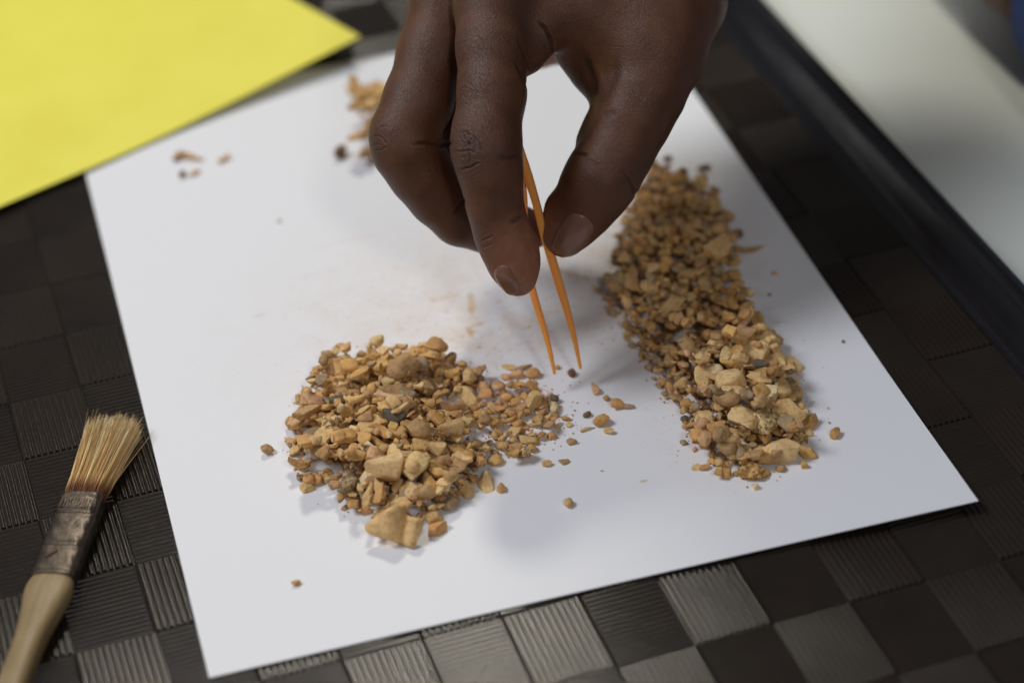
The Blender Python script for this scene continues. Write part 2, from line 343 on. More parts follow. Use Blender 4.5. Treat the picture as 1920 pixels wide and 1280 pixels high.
for (y, a, b, xc) in ((-26, 5.4, 3.0, 0), (-33.2, 5.6, 3.1, 0), (-34.2, 6.1, 3.4, 0), (-37, 6.5, 3.7, 0), (-40, 6.3, 3.8, 0), (-44, 5.5, 3.8, 0), (-49, 4.7, 3.8, 0), (-55, 4.1, 3.7, 0), (-62, 3.8, 3.6, 0), (-72, 3.9, 3.6, 0), (-86, 4.6, 3.7, 0), (-100, 5.6, 3.9, 0), (-114, 5.8, 3.8, 0), (-124, 4.4, 3.2, 0), (-128, 2.2, 1.8, 0)):
    hs.append((y, a, b, .6, xc))
V, F = loft(hs, 24, p=2.9); hd = mobj('handle', V, F, M['wood'], br); sm = hd.modifiers.new('s', 'SUBSURF'); sm.levels = sm.render_levels = 1; autosmooth(hd, 70)
def hairs(nh, seed, strays):
    rg = np.random.default_rng(seed); V = []; F = []; C = []
    pal = np.array([(.74, .53, .25), (.84, .66, .36), (.62, .40, .16), (.90, .78, .50), (.50, .30, .11), (.78, .57, .27)])
    for h in range(nh):
        while True:
            a, b = rg.uniform(-1, 1, 2)
            if abs(a)**4+abs(b)**4 < 1: break
        st = h in strays or rg.random() < .05
        L = rg.normal(35.5, 1.1)-2.5*(a*a)+(1.5*abs(rg.normal()) if st else 0); L = L-(2.8 if rg.random() < .2 else 0)
        sx = a*5.3; sz = .55+b*2.9; ex = a*8.0+rg.normal(0, .45 if not st else 1.6)+.4; ez = b*3.6-.5+rg.normal(0, .3 if not st else 1.4)
        bow = rg.normal(0, .35); r0 = rg.uniform(.10, .15)
        c = pal[rg.integers(6)]*rg.uniform(.8, 1.15); base = len(V); ns = 6
        for s in range(ns+1):
            t = s/ns; x = sx+(ex-sx)*t**1.25+bow*math.sin(t*3.1); y = -1.5+(L+1.5)*t; z = max(-3.1, sz+(ez-sz)*t**1.2+bow*.6*math.sin(t*2.6)); r = r0*(1-.72*t**2)
            for q in range(3): V.append((x+r*math.cos(q*2.094), y, z+r*math.sin(q*2.094)))
        for s in range(ns):
            for q in range(3): k = (q+1) % 3; F.append((base+s*3+q, base+s*3+k, base+s*3+3+k, base+s*3+3+q))
        C += [tuple(c)]*((ns+1)*3)
    return V, F, C
V, F, C = hairs(1500, 3, set()); bri = mobj('bristles', V, F, M['bristle'], br, True); tag(bri, kind='stuff')
ca = bri.data.color_attributes.new('Col', 'FLOAT_COLOR', 'POINT'); ca.data.foreach_set('color', np.array([(*c, 1) for c in C], 'f').ravel())
V = []; F = []; pts = [(-5.2, -1, .4), (-6.6, 5, .2), (-6.9, 11, -.2), (-6.1, 17, -.6), (-5.7, 20.5, -.8)]
for (x, y, z) in pts:
    for q in range(4): V.append((x+.13*math.cos(q*1.571), y, z+.13*math.sin(q*1.571)))
for s in range(4):
    for q in range(4): F.append((s*4+q, s*4+(q+1) % 4, s*4+4+(q+1) % 4, s*4+4+q))
sb = mobj('loose_bristle', V, F, M['bristle'], br, True); ca = sb.data.color_attributes.new('Col', 'FLOAT_COLOR', 'POINT'); ca.data.foreach_set('color', np.array([(.7, .55, .3, 1)]*20, 'f').ravel())
tag(sb, 'single stray bristle bowed out to the left')

# ------------------------------------------------------------------ tweezers
tw = empty('tweezers', (120.5, 84.7, 6.0)); tag(tw, 'orange plastic tweezers held over the paper between thumb and fingers', 'tweezers')
def c2w(px, py, d):                          # photograph point at a depth (mm) along the view axis
    return CR.T @ (np.array([(px-960)/FPX*d, (640-py)/FPX*d, d])-CT)
TO = np.array([120.5, 84.7, 6.0]); side = CR[0]; fwd = CR[2]
def arm(name, path):                         # path: px, py, depth, width across the view (mm), thickness along the view (mm)
    n = 30; P = np.array(path, float); tt = np.linspace(0, len(P)-1, n)
    I = np.array([[np.interp(t, range(len(P)), P[:, c]) for c in range(5)] for t in tt])
    for _ in range(3): I[1:-1] = (I[:-2]+2*I[1:-1]+I[2:])/4
    C3 = np.array([c2w(*r[:3]) for r in I]); V = []; F = []; k = 12
    for i in range(n):
        T = C3[min(i+1, n-1)]-C3[max(i-1, 0)]; T /= np.linalg.norm(T); s = side-T*(side@T); s /= np.linalg.norm(s); f = np.cross(T, s)
        a, b = I[i, 3]*.43, I[i, 4]*.43
        for q in range(k):
            t = 2*math.pi*q/k; c, sn = math.cos(t), math.sin(t)
            V.append(C3[i]+s*a*math.copysign(abs(c)**.55, c)+f*b*math.copysign(abs(sn)**.55, sn)-TO)
    for i in range(n-1):
        for q in range(k): F.append((i*k+q, i*k+(q+1) % k, (i+1)*k+(q+1) % k, (i+1)*k+q))
    F.append(tuple(reversed(range(k)))); F.append(tuple(range((n-1)*k, n*k)))
    me = mobj(name, V, F, M['orange'], tw); bm = bmesh.new(); bm.from_mesh(me.data); bmesh.ops.recalc_face_normals(bm, faces=bm.faces); bm.to_mesh(me.data); bm.free(); autosmooth(me, 50); return me
arm('arm', [(1088.5, 691, 678.5, 1.0, 1.5), (1077, 632, 677, 1.9, 2.6), (1063, 580, 675.5, 2.6, 3.6), (1046, 525, 674, 3.1, 4.6), (1030, 470, 673, 3.2, 5.2), (1015, 420, 671.5, 2.9, 5.6), (1003, 370, 669.5, 2.6, 5.8), (988, 325, 667.5, 3.6, 6), (966, 270, 665, 4.4, 6), (945, 200, 664, 4.2, 6)])
arm('arm', [(1040, 701, 677, 1.0, 1.5), (1030, 650, 676, 1.8, 2.4), (1015, 600, 675, 2.4, 3.2), (999, 550, 674, 2.6, 4), (988, 500, 673.5, 2.6, 4.6), (982, 440, 673, 2.4, 5), (985, 385, 671, 2.0, 5.2), (981, 345, 669, 2.2, 5.6), (966, 285, 666, 3.0, 6), (945, 205, 664, 4.0, 6)])
# ------------------------------------------------------------------ the hand: one continuous surface grown from tapered limbs
def cpt(px, py, d): return np.array([(px-960)/FPX*d, (640-py)/FPX*d, d])      # camera-aligned millimetres
VOX = .72
HB0 = np.array([-46., 8., 628.]); HB1 = np.array([88., 156., 762.])
HN = np.ceil((HB1-HB0)/VOX).astype(int)
def smin(a, b, k):
    h = np.clip(.5+.5*(b-a)/k, 0, 1); return b+(a-b)*h-k*h*(1-h)
class Field:
    def __init__(s): s.v = np.full(HN, 30., np.float32)
    def cap(s, a, b, ra, rb, k, sub=False, flat=None):
        a, b = np.asarray(a, float), np.asarray(b, float); m = max(ra, rb)+k+2.5
        lo = np.maximum(((np.minimum(a, b)-m-HB0)/VOX).astype(int), 0); hi = np.minimum(((np.maximum(a, b)+m-HB0)/VOX).astype(int)+2, HN)
        if (hi <= lo).any(): return
        g = [HB0[i]+VOX*np.arange(lo[i], hi[i], dtype=np.float32) for i in range(3)]
        X, Y, Z = g[0][:, None, None]-a[0], g[1][None, :, None]-a[1], g[2][None, None, :]-a[2]
        ba = b-a; L = ba@ba+1e-9; h = np.clip((X*ba[0]+Y*ba[1]+Z*ba[2])/L, 0, 1)
        d = np.sqrt((X-h*ba[0])**2+(Y-h*ba[1])**2+(Z-h*ba[2])**2)-(ra+(rb-ra)*h)
        sl = tuple(slice(lo[i], hi[i]) for i in range(3))
        s.v[sl] = (-smin(-s.v[sl], d, k)) if sub else smin(s.v[sl], d, k)
    def chain(s, pts, k):
        P = [(cpt(*p[:3]), p[3]) for p in pts]
        for (a, ra), (b, rb) in zip(P[:-1], P[1:]): s.cap(a, b, ra, rb, k)
INDEX = [(930, -70, 668, 12.5), (923, 10, 662, 10.6), (922, 90, 657, 9.7), (922, 170, 653, 9.2), (912, 250, 650, 9.2), (912, 285, 649.5, 9.3), (921, 330, 651, 8.4), (928, 385, 653, 7.5), (941, 435, 655, 7.4), (956, 470, 656.5, 7.3), (966, 502, 658, 6.4), (972, 524, 659.5, 4.7)]
MIDDLE = [(858, -70, 680, 12.0), (842, 0, 678, 10.8), (812, 100, 675, 10.0), (784, 190, 671, 9.8), (758, 252, 668, 9.5), (762, 282, 668, 9.3), (790, 325, 671, 9.0), (824, 366, 675, 8.8), (866, 402, 680, 8.9), (912, 420, 685, 8.0), (962, 428, 689, 6.9), (996, 431, 691, 5.9)]
RING = [(872, -80, 696, 12.5), (864, 40, 694, 11.5), (856, 140, 693, 11.2), (850, 235, 694, 10.8), (868, 295, 696, 9.6), (892, 350, 703, 8), (925, 375, 704, 7)]
LITTLE = [(890, -90, 722, 11), (910, 0, 728, 9.5), (950, 55, 732, 8.6), (1005, 78, 732, 8.0), (1060, 72, 728, 7.4), (1085, 60, 725, 6.2)]
THUMB = [(1235, 20, 676, 16.5), (1228, 100, 672, 14.2), (1208, 172, 669, 11.6), (1186, 225, 668, 10.6), (1158, 283, 668, 10.0), (1128, 333, 668, 10.3), (1108, 366, 669, 9.4), (1088, 400, 670, 8.0), (1070, 430, 671, 6.2), (1058, 452, 671.5, 4.7)]
digits = Field()
first = True
for ch in (INDEX, MIDDLE, RING, LITTLE, THUMB):
    f = Field(); f.chain(ch, 3.0)
    if ch is INDEX:                           # pulp of the fingertip, flexor swell between the joints
        f.cap(cpt(975, 455, 660), cpt(981, 490, 662), 4.6, 4.4, 3.0); f.cap(cpt(948, 190, 657), cpt(940, 245, 656), 5.2, 5.0, 3); f.cap(cpt(938, 345, 657), cpt(944, 390, 658), 4.8, 4.8, 3)
    if ch is THUMB:
        f.cap(cpt(1052, 392, 672), cpt(1040, 440, 673), 4.8, 4.2, 3.5); f.cap(cpt(1122, 232, 672), cpt(1108, 262, 672), 4.4, 4.2, 3)
    digits.v = f.v.copy() if first else smin(digits.v, f.v, .8); first = False
palm = Field()
palm.cap(cpt(930, -75, 670), cpt(1160, -150, 685), 15, 19, 8)
palm.cap(cpt(860, -80, 684), cpt(1120, -200, 700), 15, 19, 8)
palm.cap(cpt(885, -90, 712), cpt(1130, -220, 716), 13, 18, 8)
palm.cap(cpt(1160, -150, 690), cpt(1235, 0, 680), 20, 17, 8)
palm.cap(cpt(1000, -30, 672), cpt(1235, 20, 676), 12, 15, 8)
palm.cap(cpt(985, 20, 668), cpt(1075, 10, 670), 9, 10, 6)
palm.cap(cpt(1060, 20, 672), cpt(1190, 90, 672), 10, 12, 6)
palm.cap(cpt(1010, 60, 664), cpt(985, 100, 662), 7.2, 6.2, 5)
palm.cap(cpt(1085, 62, 678), cpt(1118, 122, 677), 9.5, 7.6, 5)
palm.cap(cpt(1108, 100, 677), cpt(1140, 160, 675), 8.0, 7.0, 5)
palm.cap(cpt(1150, -170, 698), cpt(1290, -330, 716), 24, 23, 8)       # wrist
palm.cap(cpt(1280, 0, 690), cpt(1262, -160, 700), 13, 17, 8)
hv = smin(digits.v, palm.v, 5.0)
def surface_nets(v):
    s = v < 0; nx, ny, nz = v.shape
    c = np.zeros((nx-1, ny-1, nz-1), np.int8)
    for dx in (0, 1):
        for dy in (0, 1):
            for dz in (0, 1): c += s[dx:nx-1+dx, dy:ny-1+dy, dz:nz-1+dz]
    I = np.argwhere((c > 0) & (c < 8)); idx = np.full(c.shape, -1, np.int64); idx[tuple(I.T)] = np.arange(len(I))
    acc = np.zeros((len(I), 3)); cnt = np.zeros(len(I)); cor = [(a, b, d) for a in (0, 1) for b in (0, 1) for d in (0, 1)]
    for a in cor:
        for ax in range(3):
            if a[ax]: continue
            b = list(a); b[ax] = 1
            va = v[I[:, 0]+a[0], I[:, 1]+a[1], I[:, 2]+a[2]]; vb = v[I[:, 0]+b[0], I[:, 1]+b[1], I[:, 2]+b[2]]
            m = (va < 0) != (vb < 0); t = np.where(m, va/(va-vb+1e-12*(va == vb)), 0); p = np.tile(np.array(a, float), (len(I), 1)); p[:, ax] += t
            acc[m] += p[m]; cnt[m] += 1
    V = I+acc/cnt[:, None]; Q = []
    for ax in range(3):
        o1, o2 = [(1, 2), (2, 0), (0, 1)][ax]
        a = s[tuple(slice(0, -1) if k == ax else slice(1, -1) for k in range(3))]; b = s[tuple(slice(1, None) if k == ax else slice(1, -1) for k in range(3))]
        E = np.argwhere(a != b); off = np.ones((1, 3), int); off[0, ax] = 0; E = E+off; inside = s[tuple(E.T)]
        def at(d1, d2):
            J = E.copy(); J[:, o1] -= d1; J[:, o2] -= d2; return idx[tuple(J.T)]
        q = np.stack([at(1, 1), at(0, 1), at(0, 0), at(1, 0)], 1); q[~inside] = q[~inside][:, ::-1]; Q.append(q)
    return V, np.concatenate(Q)
HVv, HQ = surface_nets(hv); HVv = HB0+HVv*VOX
HQ = HQ[(HQ >= 0).all(1)]
ed = np.concatenate([HQ[:, [0, 1]], HQ[:, [1, 2]], HQ[:, [2, 3]], HQ[:, [3, 0]]])
def relax(V, it, lam=.5):
    n = len(V); deg = np.bincount(ed[:, 0], minlength=n)+np.bincount(ed[:, 1], minlength=n); deg = np.maximum(deg, 1)
    for _ in range(it):
        A = np.stack([np.bincount(ed[:, 0], V[ed[:, 1], c], n)+np.bincount(ed[:, 1], V[ed[:, 0], c], n) for c in range(3)], 1)/deg[:, None]
        V = V+lam*(A-V)
    return V
HVv = relax(HVv, 4)
# finer mesh where the skin is creased, then displaced folds
def pix(V): return np.stack([V[:, 0]/V[:, 2]*FPX+960, 640-V[:, 1]/V[:, 2]*FPX], 1)
bm = bmesh.new(); bv = [bm.verts.new(v) for v in HVv]
for q in HQ.tolist(): bm.faces.new([bv[i] for i in q])
bmesh.ops.recalc_face_normals(bm, faces=bm.faces); bm.verts.ensure_lookup_table()
PP = pix(HVv); near = np.zeros(len(HVv), bool)
for (x, y, rx, ry) in ((882, 250, 40, 100), (916, 452, 26, 22), (1094, 296, 40, 26), (712, 268, 32, 36), (1024, 66, 36, 44), (965, 290, 26, 24), (968, 412, 24, 16), (815, 272, 46, 18), (930, 90, 66, 70), (1108, 150, 26, 44), (1186, 340, 24, 30)):
    near |= (((PP[:, 0]-x)/rx)**2+((PP[:, 1]-y)/ry)**2) < 1
near &= np.array([v.normal.z for v in bm.verts]) < .3
E_ = [e for e in bm.edges if near[e.verts[0].index] and near[e.verts[1].index]]
bmesh.ops.subdivide_edges(bm, edges=E_, cuts=2, use_grid_fill=True)
bmesh.ops.triangulate(bm, faces=[f for f in bm.faces if len(f.verts) > 4]); bm.normal_update(); bm.verts.index_update()
HVv = np.array([v.co[:] for v in bm.verts]); HNm = np.array([v.normal[:] for v in bm.verts]); HF = [[v.index for v in f.verts] for f in bm.faces]; bm.free()
print('hand verts', len(HVv))
PXY = pix(HVv)
facing = HNm[:, 2] < .25
def seg_d(P, a, b):
    a = np.array(a, float); b = np.array(b, float); ba = b-a; h = np.clip(((P-a)@ba)/(ba@ba), 0, 1); return np.linalg.norm(P-a-h[:, None]*ba, axis=1), h
disp = np.zeros(len(HVv))
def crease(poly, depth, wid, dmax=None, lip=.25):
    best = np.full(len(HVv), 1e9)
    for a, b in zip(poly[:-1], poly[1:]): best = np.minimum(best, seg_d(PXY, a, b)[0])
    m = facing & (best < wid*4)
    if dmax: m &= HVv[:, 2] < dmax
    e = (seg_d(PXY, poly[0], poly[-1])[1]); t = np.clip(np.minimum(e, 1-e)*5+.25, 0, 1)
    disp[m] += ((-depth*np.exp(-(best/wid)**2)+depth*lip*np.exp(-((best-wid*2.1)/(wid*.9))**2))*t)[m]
# knuckle folds of the index finger
crease([(852, 284), (866, 284), (880, 282), (890, 286)], .42, 1.9); crease([(859, 319), (872, 316), (884, 313), (893, 307), (900, 306)], .42, 1.9)
for (a, b, c) in (((868, 250), (873, 262), (884, 276)), ((876, 246), (880, 262), (879, 286)), ((880, 286), (881, 300), (880, 306)), ((862, 250), (874, 247), (886, 256)), ((886, 250), (892, 262), (892, 280)), ((866, 266), (878, 270), (890, 268)), ((858, 294), (868, 296), (874, 293)), ((872, 276), (882, 266), (888, 256)), ((890, 256), (900, 270), (904, 280))): crease([a, b, c], .24, 1.5)
for k in range(15):
    y = 130+k*8.2+rng.uniform(-2, 2); x = 859+rng.uniform(0, 5); w_ = rng.uniform(24, 44); dr = rng.uniform(2, 14)
    crease([(x, y+3), (x+w_*.35, y-1), (x+w_*.7, y+3+dr*.3), (x+w_, y+8+dr)], rng.uniform(.04, .09), 1.5)
for k in range(16):
    x = 893+k*3.2; y = 205+rng.uniform(-10, 20)+k*2; crease([(x-7, y-22), (x, y-6), (x+6, y+16)], rng.uniform(.05, .10), 1.4)
for k in range(9):
    y = 322+k*7; crease([(866+k*2, y+6), (882+k*2, y+2), (902+k*2, y-6)], .06, 1.5)
for k in range(22):
    x = 880+rng.uniform(0, 100); y = 30+rng.uniform(0, 120); crease([(x, y), (x+8, y+6), (x+17, y+9+rng.uniform(-5, 5))], rng.uniform(.03, .07), 1.6)
crease([(902, 452), (912, 448), (924, 443)], .26, 1.9); crease([(904, 462), (914, 462), (924, 456)], .16, 1.7); crease([(905, 441), (916, 436)], .12, 1.6)
crease([(938, 296), (958, 294), (976, 290)], .40, 5); crease([(960, 418), (970, 410), (979, 404)], .40, 4)
crease([(990, 165), (977, 140), (968, 118)], .35, 3); crease([(1000, 140), (985, 110), (975, 85), (970, 60)], .16, 2.5)
# middle finger
crease([(778, 270), (800, 268), (826, 272), (850, 268)], .45, 3.4); crease([(850, 398), (862, 384), (872, 372)], .35, 4)
crease([(697, 257), (706, 254), (716, 258), (724, 268)], .24, 1.7); crease([(699, 272), (708, 271), (716, 273)], .2, 1.6); crease([(704, 282), (714, 282), (724, 276)], .18, 1.6)
for k in range(8): crease([(712-k*1.5, 240-k*9), (722-k, 236-k*9), (734, 240-k*9)], .10, 1.6)
# thumb and web
crease([(1080, 287), (1092, 288), (1100, 290)], .5, 3); crease([(1096, 298), (1110, 304), (1128, 312)], .14, 3)
crease([(1038, 98), (1034, 76), (1024, 54), (1012, 42)], .8, 3.0); crease([(1118, 182), (1112, 150), (1104, 128), (1100, 108)], .6, 7)
crease([(1124, 200), (1136, 180), (1150, 150), (1160, 120)], .3, 8); crease([(1130, 222), (1142, 214), (1156, 212)], .2, 6)
for k in range(7): crease([(1165+k*4, 318+k*7), (1180+k*3, 334+k*6), (1192, 350+k*5)], .10, 3)
# nail folds, then the tips of the nails are laid into them
disp += 0
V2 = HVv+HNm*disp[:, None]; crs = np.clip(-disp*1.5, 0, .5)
import mathutils.noise as mn
# palmar colour: the pulp and gripping sides are paler and pinker
pad = np.zeros(len(V2))
def padspot(px, py, d, r, s):
    global pad
    q = np.linalg.norm(V2-cpt(px, py, d), axis=1); pad = np.maximum(pad, s*np.clip(1.7-q/r, 0, 1)**1.2)
padspot(988, 465, 655, 9, .9); padspot(984, 505, 655, 8.5, .95); padspot(975, 400, 657, 8, .35); padspot(985, 420, 664, 8, .35); padspot(972, 545, 662, 5, .8)
padspot(1026, 440, 672, 9, .6); padspot(1042, 380, 676, 9, .4); padspot(1010, 430, 690, 10, .75); padspot(960, 430, 694, 8, .5)
padspot(1100, 140, 690, 10, .5); padspot(1020, 100, 672, 9, .4); padspot(960, 350, 664, 8, .25); padspot(1040, 100, 730, 13, .9); padspot(1000, 95, 732, 12, .9); padspot(970, 210, 664, 8, .2)
knk = np.zeros(len(V2))
for (px, py, d, r, s) in ((878, 280, 643, 8.5, 1.0), (880, 200, 645, 11, .6), (905, 60, 648, 12, .45), (705, 268, 664, 6, .9), (905, 448, 650, 5.5, .7), (1190, 345, 662, 11, .5), (985, 60, 655, 10, .7), (1010, 90, 656, 8, .5), (770, 130, 665, 14, .3)):
    q = np.linalg.norm(V2-cpt(px, py, d), axis=1); knk = np.maximum(knk, s*np.clip(1.4-q/r, 0, 1))
def cam_to_world(V): return (np.asarray(V)-CT) @ CR
HO = cam_to_world(cpt(1060, -60, 690)[None])[0]
person = empty('person', HO); tag(person, 'dark-skinned right hand of a person in a black sleeve, pinching orange tweezers above the paper', 'person')
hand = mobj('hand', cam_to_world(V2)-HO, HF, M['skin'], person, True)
at = hand.data.attributes.new('Pad', 'FLOAT', 'POINT'); at.data.foreach_set('value', np.clip(pad, 0, 1).astype('f'))
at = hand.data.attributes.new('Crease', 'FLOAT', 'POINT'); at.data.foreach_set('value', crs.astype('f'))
at = hand.data.attributes.new('Knuckle', 'FLOAT', 'POINT'); at.data.foreach_set('value', np.clip(knk, 0, 1).astype('f'))
bvh = BVHTree.FromPolygons([Vector(v) for v in V2], HF)
def nail(center, axis, half_len, half_wid, lift, tipdrop=.0, dmax=None):
    ax = np.array(axis, float); ax /= np.linalg.norm(ax); ac = np.array([-ax[1], ax[0]]); nu, nv = 22, 16; top = []
    for i in range(nu+1):
        for j in range(nv+1):
            u = -1+2*i/nu; v = -1+2*j/nv
            wd = math.sqrt(max(0, 1-abs(u)**3.4)) if u > 0 else math.sqrt(max(0, 1-abs(u)**4.5))
            p = np.array(center)+ax*half_len*u+ac*half_wid*v*(.10+.90*wd)
            d = Vector(((p[0]-960)/FPX, (640-p[1])/FPX, 1)).normalized(); h = bvh.ray_cast(Vector((0, 0, 0)), d)
            if h[0] is None:
                h = bvh.find_nearest(d*(top[-1][2]/d.z if top else 660))
            P = np.array(h[0]); N = np.array(h[1])
            if N[2] > 0: N = -N
            edge = max(abs(u)**6, abs(v)**5)
            top.append(P+N*(lift*(1-edge)+.10-(.28*edge if u < .6 else .05)))
    T = np.array(top).reshape(nu+1, nv+1, 3)
    for _ in range(3):
        T[1:-1, 1:-1] = (T[:-2, 1:-1]+T[2:, 1:-1]+T[1:-1, :-2]+T[1:-1, 2:]+2*T[1:-1, 1:-1])/6
    V = T.reshape(-1, 3); F = []
    for i in range(nu):
        for j in range(nv): a = i*(nv+1)+j; F.append((a, a+1, a+nv+2, a+nv+1))
    o = mobj('fingernail', cam_to_world(V)-HO, F, M['nail'], hand, True)
    m = o.modifiers.new('t', 'SOLIDIFY'); m.thickness = .35*MM; m.offset = 0; return o
nail((1074, 443), (-.50, .86), 44, 31, .30)
nail((950, 526), (.50, .86), 30, 17, .30)

# sleeve, forearm and the standing body that leans over the table (outside the frame, seen in reflections)
def tube(name, pts, mat, parent, org, nseg=40, wob=0.0, close=True, cat=None):
    P = [np.array(p[:3], float) for p in pts]; V = []; F = []
    for i, p in enumerate(P):
        T = P[min(i+1, len(P)-1)]-P[max(i-1, 0)]; T /= np.linalg.norm(T); a = np.cross(T, [0, 0, 1.]); a /= np.linalg.norm(a); b = np.cross(a, T)
        for q in range(nseg):
            t = 2*math.pi*q/nseg; r = pts[i][3]*(1+wob*math.sin(3*t+i*1.3)+wob*.6*math.sin(7*t-i*2.1)); r2 = (pts[i][4] if len(pts[i]) > 4 else pts[i][3])/pts[i][3]
            V.append(p+a*r*math.cos(t)+b*r*r2*math.sin(t)-org)
    for i in range(len(P)-1):
        for q in range(nseg): F.append((i*nseg+q, i*nseg+(q+1) % nseg, (i+1)*nseg+(q+1) % nseg, (i+1)*nseg+q))
    if close: F.append(tuple(reversed(range(nseg)))); F.append(tuple(range((len(P)-1)*nseg, len(P)*nseg)))
    o = mobj(name, V, F, mat, parent, True); m = o.modifiers.new('s', 'SUBSURF'); m.levels = m.render_levels = 1; return o
W1 = cam_to_world(cpt(1210, -235, 706)[None])[0]; W2 = cam_to_world(cpt(1290, -330, 716)[None])[0]
dirw = np.array([.34, .70, .62]); dirw /= np.linalg.norm(dirw)
pts = [(*(W1-dirw*4), 29, 27), (*W1, 33, 30), (*(W1+dirw*20), 36, 33), (*(W1+dirw*60), 40, 38), (*(W1+dirw*120), 46, 45), (*(W1+dirw*180), 52, 51), (*(W1+dirw*240), 56, 55)]
E0 = W1+dirw*240
pts += [(*(E0+np.array([20, 50, 40])), 56, 56), (*(E0+np.array([10, 110, 130])), 60, 60), (*(E0+np.array([-20, 150, 250])), 72, 72)]
tube('sleeve', pts, M['black_cloth'], person, HO, wob=.03)
TB = np.array([420, 660, 165])
tube('shirt', [(TB[0], TB[1]+40, -420, 170, 115), (TB[0], TB[1]+30, -200, 165, 110), (TB[0], TB[1]+10, 60, 175, 115), (TB[0], TB[1], 260, 190, 118), (TB[0], TB[1]-10, 330, 170, 100), (TB[0], TB[1]-10, 380, 90, 75), (TB[0], TB[1]-12, 400, 62, 60)], M['black_cloth'], person, HO, wob=.02)

# second person's arm at the right edge of the picture
A0 = un(1950, 150, 24); B0 = A0+np.array([62, -150, 0]); C0 = A0+np.array([70, 210, 40])
p2 = empty('person', (A0[0], A0[1], 0)); tag(p2, 'blue sleeve of a second person resting on the table at the right edge', 'person'); o2 = np.array([A0[0], A0[1], 0])
tube('sleeve', [(A0[0]+40, A0[1]+58, 22, 30, 24), (A0[0]+38, A0[1]+20, 24, 34, 26), (A0[0]+42, A0[1]-30, 28, 37, 30), (A0[0]+58, A0[1]-100, 36, 42, 37), (A0[0]+90, A0[1]-180, 46, 47, 44), (A0[0]+130, A0[1]-240, 80, 52, 50)], M['blue_cloth'], p2, o2, wob=.04)
tube('forearm', [(A0[0]+34, A0[1]+160, 14, 20, 14), (A0[0]+36, A0[1]+120, 17, 24, 17), (A0[0]+40, A0[1]+78, 20, 25, 20), (A0[0]+40, A0[1]+50, 22, 26, 21)], M['brown_skin'], p2, o2)
# ------------------------------------------------------------------ stone chips
def ico(sub):
    bm = bmesh.new(); bmesh.ops.create_icosphere(bm, subdivisions=sub, radius=1); V = np.array([v.co[:] for v in bm.verts]); F = [[v.index for v in f.verts] for f in bm.faces]; bm.free(); return V/np.linalg.norm(V, axis=1, keepdims=True), F
ICO = {s: ico(s) for s in (1, 2, 3, 4, 5)}
def rock(seed, sub, kind):
    """kind: chip (faceted), round (pebble), flat (plate), long (splinter), shell (bent splinter), lump (rough), porous"""
    rg = np.random.default_rng(seed); D, F = ICO[sub]
    npl = {'chip': 9, 'round': 22, 'flat': 9, 'long': 9, 'shell': 9, 'lump': 16, 'porous': 11}[kind]
    N = rg.normal(size=(npl, 3)); N /= np.linalg.norm(N, axis=1, keepdims=True)
    if kind in ('flat', 'shell'): N[0] = (0.05, 0, 1); N[1] = (0, .05, -1); N[2:, 2] *= .35; N /= np.linalg.norm(N, axis=1, keepdims=True)
    N = np.concatenate([N, [[1, 0, 0], [-1, 0, 0], [0, 1, 0], [0, -1, 0], [0, 0, 1], [0, 0, -1]]]); 
    dist = rg.uniform(.62, 1.0, len(N)); dist[-6:] = 1.05
    if kind in ('flat', 'shell'): dist[:2] = .75
    if kind == 'round': dist = rg.uniform(.80, 1.0, len(N))
    dot = D@N.T; R = np.where(dot > 1e-3, dist/np.maximum(dot, 1e-3), 9.0)
    p = {'round': 9, 'lump': 10}.get(kind, 30); r = (R**-p).sum(1)**(-1/p)
    V = D*r[:, None]
    sc = {'chip': (1, .85, .62), 'round': (1, .86, .70), 'flat': (1, .8, .30), 'long': (1, .42, .30), 'shell': (1, .5, .26), 'lump': (1, .86, .66), 'porous': (1, .6, .5)}[kind]
    V = V/np.abs(V).max(0)*np.array(sc)
    if kind == 'shell': V[:, 2] += .32*(V[:, 0]**2)-.12; V[:, 1] *= 1+.3*V[:, 0]
    if kind == 'long': V[:, 1] *= 1-.35*V[:, 0]; V[:, 2] += .08*np.sin(V[:, 0]*4+seed)
    amp = {'lump': .10, 'porous': .17, 'round': .025}.get(kind, .045); off = Vector(rg.uniform(-50, 50, 3))
    if sub >= 2:
        nz = np.array([mn.fractal(Vector(v)*2.2+off, .9, 2.1, 3 if sub < 4 else 5) for v in V]); V = V*(1+amp*nz[:, None])
    if kind == 'porous' and sub >= 3:
        nz = np.array([mn.noise(Vector(v*[1, 1.5, 1.5])*6+off) for v in V]); V = V*(1-.20*np.clip(nz-.12, 0, 1)[:, None]*1.4)
    return V, F
MESHC = {}
def rock_mesh(kind, var, sub):
    k = (kind, var, sub)
    if k not in MESHC:
        V, F = rock(hash((len(kind), kind[0] > 'g', var*13+sub)) % 99991 if False else sum(map(ord, kind))*101+var*17+sub, sub, kind)
        me = mesh('stone', V, F, True); me.materials.append(M['porous'] if kind == 'porous' else M['stone'])
        if kind in ('chip', 'flat', 'long', 'shell'): me.set_sharp_from_angle(angle=math.radians(38 if sub > 2 else 55))
        MESHC[k] = (me, V, F)
    return MESHC[k]
def lin(c): return tuple(((v/255)/12.92 if v/255 < .04 else ((v/255+.055)/1.055)**2.4) for v in c)
PAL = {'tan': (206, 171, 118), 'ochre': (200, 158, 98), 'brown': (176, 141, 98), 'cream': (220, 188, 134), 'orange': (198, 152, 98), 'pinkish': (202, 160, 120), 'grey-brown': (162, 140, 108), 'dark grey': (104, 95, 80), 'dark brown': (124, 94, 70), 'white': (222, 200, 156)}
def colour(name, jit=.08):
    c = np.array(lin(PAL[name]))*1.2; f = 1+rng.normal(0, jit); c = c*f*(1+rng.normal(0, .012, 3)); return tuple(c*min(1, .86/c.max()))
